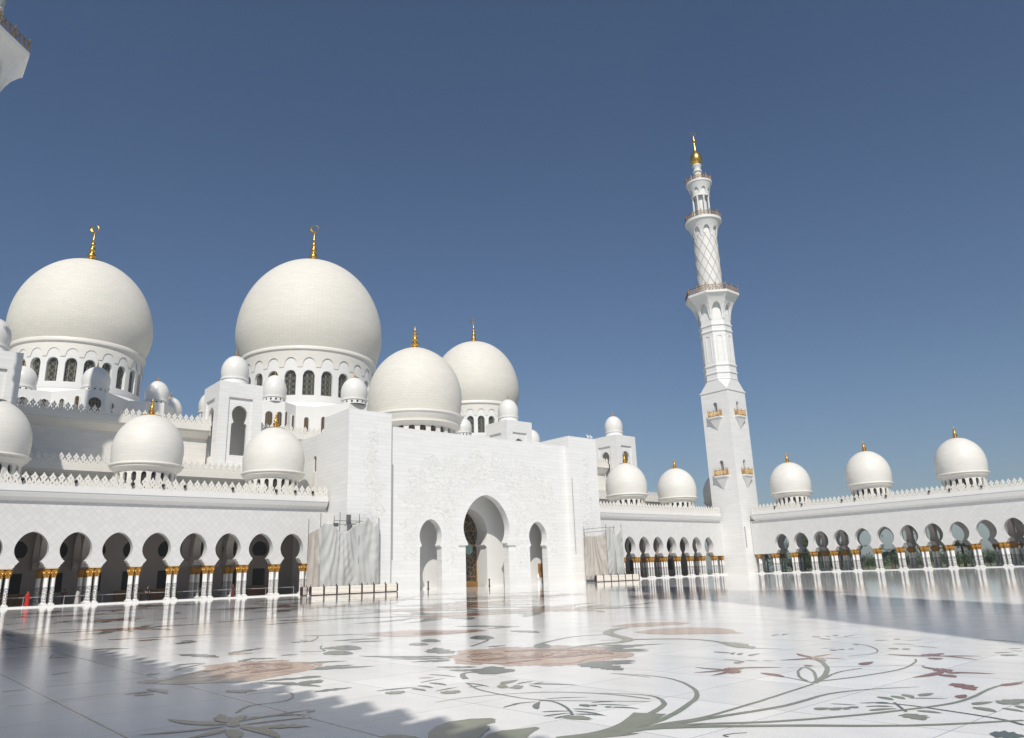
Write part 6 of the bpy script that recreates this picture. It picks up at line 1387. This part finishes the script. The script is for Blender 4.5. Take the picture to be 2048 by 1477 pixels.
def person(label, x, y, z, rz, H_, top, bottom, robe=False, headcover=None, walk=.12, arm='down'):
    t_ = empty('person', label, 'person', (x, y, z)); t_.rotation_euler = (0, 0, rz); k = H_ / 1.75; L0 = Vector((x, y, z))
    def P(a, b, c, r, r2=None): return (a * k, b * k, c * k, r * k, (r2 or r) * k)
    # facing local -Y; body is one continuous figure
    hx = .42 if arm == 'down' else .30
    ch = [P(0, 0, .95, .15, .11), P(0, 0, 1.12, .14, .10), P(0, .01, 1.30, .17, .11), P(0, .01, 1.43, .15, .09), P(0, 0, 1.50, .055), P(0, -.01, 1.57, .06), P(0, -.015, 1.65, .085, .10), P(0, -.01, 1.72, .05),
          P(-.20, .01, 1.41, .06), P(-.27, .03, 1.14, .045), P(-.27, -.08, .90, .034), P(-.27, -.11, .82, .035, .02),
          P(.20, .01, 1.41, .06), P(.27, .02, 1.14, .045), P(.26, -.10 if arm == 'down' else -.24, .92 if arm == 'down' else 1.20, .034), P(.26, -.14 if arm == 'down' else -.32, .84 if arm == 'down' else 1.26, .035, .02),
          P(-.10, 0, .88, .10), P(-.11, -walk, .50, .065), P(-.11, -walk * .7, .10, .042), P(-.11, -walk * .7 - .14, .04, .04, .03),
          P(.10, 0, .88, .10), P(.11, walk * .4, .50, .065), P(.11, walk * 1.3, .10, .042), P(.11, walk * 1.3 - .14, .04, .04, .03)]
    ed = [(0, 1), (1, 2), (2, 3), (3, 4), (4, 5), (5, 6), (6, 7), (3, 8), (8, 9), (9, 10), (10, 11), (3, 12), (12, 13), (13, 14), (14, 15), (0, 16), (16, 17), (17, 18), (18, 19), (0, 20), (20, 21), (21, 22), (22, 23)]
    skinned('body', ch, ed, 'skin', t_, L0)
    if robe:
        mb = MB(); pr = [(.31, .02), (.29, .3), (.24, .7), (.20, 1.0), (.19, 1.18), (.22, 1.36), (.19, 1.46), (.08, 1.52)]
        mb.lathe([(r * k, z_ * k) for r, z_ in pr], (0, 0, 0), 20, lambda a: 1 + .05 * math.sin(7 * a) - .22 * abs(math.sin(a)))
        o = link('robe', mb, top, None, (0, 0, 0), smooth=True); put(o, t_, L0)
        ar = [P(-.19, .01, 1.42, .075), P(-.28, .03, 1.14, .065), P(-.28, -.07, .93, .06)]; skinned('sleeve', ar, [(0, 1), (1, 2)], top, t_, L0)
        ar = [P(.19, .01, 1.42, .075), P(.28, .02, 1.14, .065), P(ch[14][0] / k, ch[14][1] / k + .01, ch[14][2] / k + .02, .06)]; skinned('sleeve', ar, [(0, 1), (1, 2)], top, t_, L0)
    else:
        s = [P(0, 0, .93, .165, .125), P(0, 0, 1.12, .155, .115), P(0, .01, 1.30, .185, .125), P(0, .01, 1.44, .15, .10), P(-.20, .01, 1.41, .075), P(-.275, .03, 1.16, .06), P(.20, .01, 1.41, .075), P(.275, .02, 1.16, .06)]
        skinned('shirt', s, [(0, 1), (1, 2), (2, 3), (3, 4), (4, 5), (3, 6), (6, 7)], top, t_, L0)
        s = [P(0, 0, .92, .16, .12), P(-.10, 0, .86, .115), P(-.11, -walk, .50, .08), P(-.11, -walk * .7, .09, .06), P(.10, 0, .86, .115), P(.11, walk * .4, .50, .08), P(.11, walk * 1.3, .09, .06)]
        skinned('trousers', s, [(0, 1), (1, 2), (2, 3), (0, 4), (4, 5), (5, 6)], bottom, t_, L0)
    mb = MB(); mb.sphere((0, .015 * k, 1.68 * k), .125 * k, 14, 10, 1.1); keep = [i for i, v in enumerate(mb.v)]
    if headcover: mb.lathe([(.125 * k, 1.66 * k), (.14 * k, 1.56 * k), (.20 * k, 1.44 * k), (.22 * k, 1.38 * k)], (0, .03 * k, 0), 14)
    mb.f = [f for f in mb.f if not all(mb.v[i][1] < -.055 * k and mb.v[i][2] < 1.75 * k for i in f)]
    o = link('headscarf' if headcover else 'hair', mb, headcover or 'hair', None, (0, 0, 0), smooth=True); put(o, t_, L0)
    mb = MB(); mb.tube([(0, -.085 * k, 1.69 * k), (0, -.118 * k, 1.645 * k), (0, -.10 * k, 1.635 * k)], .014 * k, 5)
    for sx in (-1, 1): mb.sphere((sx * .035 * k, -.088 * k, 1.69 * k), .012 * k, 6, 4); mb.sphere((sx * .098 * k, .0, 1.66 * k), .022 * k, 6, 4)
    mb.tube([(-.028 * k, -.088 * k, 1.605 * k), (.028 * k, -.088 * k, 1.605 * k)], .008 * k, 4)
    o = link('face', mb, 'skin', None, (0, 0, 0)); put(o, t_, L0)
    return t_
FZ = .14
person('woman in a long red patterned dress and scarf at the left arcade', 15.6, 105.6, FZ, .3, 1.62, 'red', 'red', True, 'red')
person('person in dark red top and dark trousers standing in the left arcade shade', 19.6, 107.6, FZ, -.5, 1.72, 'darkred', 'bluec')
person('person in white walking between column groups of the left arcade', 21.0, 107.0, FZ, -1.2, 1.72, 'greyc', 'greyc', True, None, .2)
person('guard in black standing in shade before the brown panel of the left arcade', 28.9, 106.6, FZ, .2, 1.82, 'blackc', 'blackc')
person('person in a long maroon robe beside columns in mid left arcade', 39.3, 104.9, FZ, 1.0, 1.66, 'darkred', 'darkred', True, 'darkred')
person('man in a long white robe and white headscarf standing before the right small archway', 77.0, 84.5, 0, .75, 1.72, 'whitec', 'whitec', True, 'whitec')
person('small person in grey near the red dress in the left arcade', 17.6, 108.6, FZ, 0.4, 1.15, 'bluec', 'bluec')
for i, (x, y) in enumerate(((106.0, 99.2), (104.9, 99.0))):
    z = 26.86; t_ = None; mb = MB(); mb.sphere((x, y, z + .32), .26, 10, 7, .8); mb.sphere((x - .28, y, z + .62), .14, 8, 6); mb.tube([(x + .15, y, z + .35), (x + .6, y, z + .25)], .10, 6, .03); mb.tube([(x, y, z), (x, y, z + .2)], .03, 5)
    tag(link('bird', mb, 'whitec', None, (x, y, z), smooth=True), ['white bird perched on the right pier of the portal, nearer its outer corner', 'white bird perched on the right pier of the portal, nearer the middle of its top'][i], 'bird')

# ------------------------------------------------------------ desert haze
mt = bpy.data.materials.new('haze_air'); mt.use_nodes = True; t = mt.node_tree
for n_ in list(t.nodes):
    if n_.type != 'OUTPUT_MATERIAL': t.nodes.remove(n_)
out = [n_ for n_ in t.nodes if n_.type == 'OUTPUT_MATERIAL'][0]
pv = N(t, 'ShaderNodeVolumePrincipled'); pv.inputs['Color'].default_value = (0.84, 0.92, 0.92, 1); pv.inputs['Density'].default_value = HAZE; pv.inputs['Anisotropy'].default_value = 0.0
t.links.new(pv.outputs[0], out.inputs['Volume'])
M['haze'] = mt
mb = MB(); mb.box(-900, 1300, -900, 1300, -1.5, 124.0)
hz = tag(link('haze', mb, 'haze', None, (0, 0, 0)), 'thin pale desert haze over the whole place', 'haze', kind='stuff'); hz.display_type = 'WIRE'
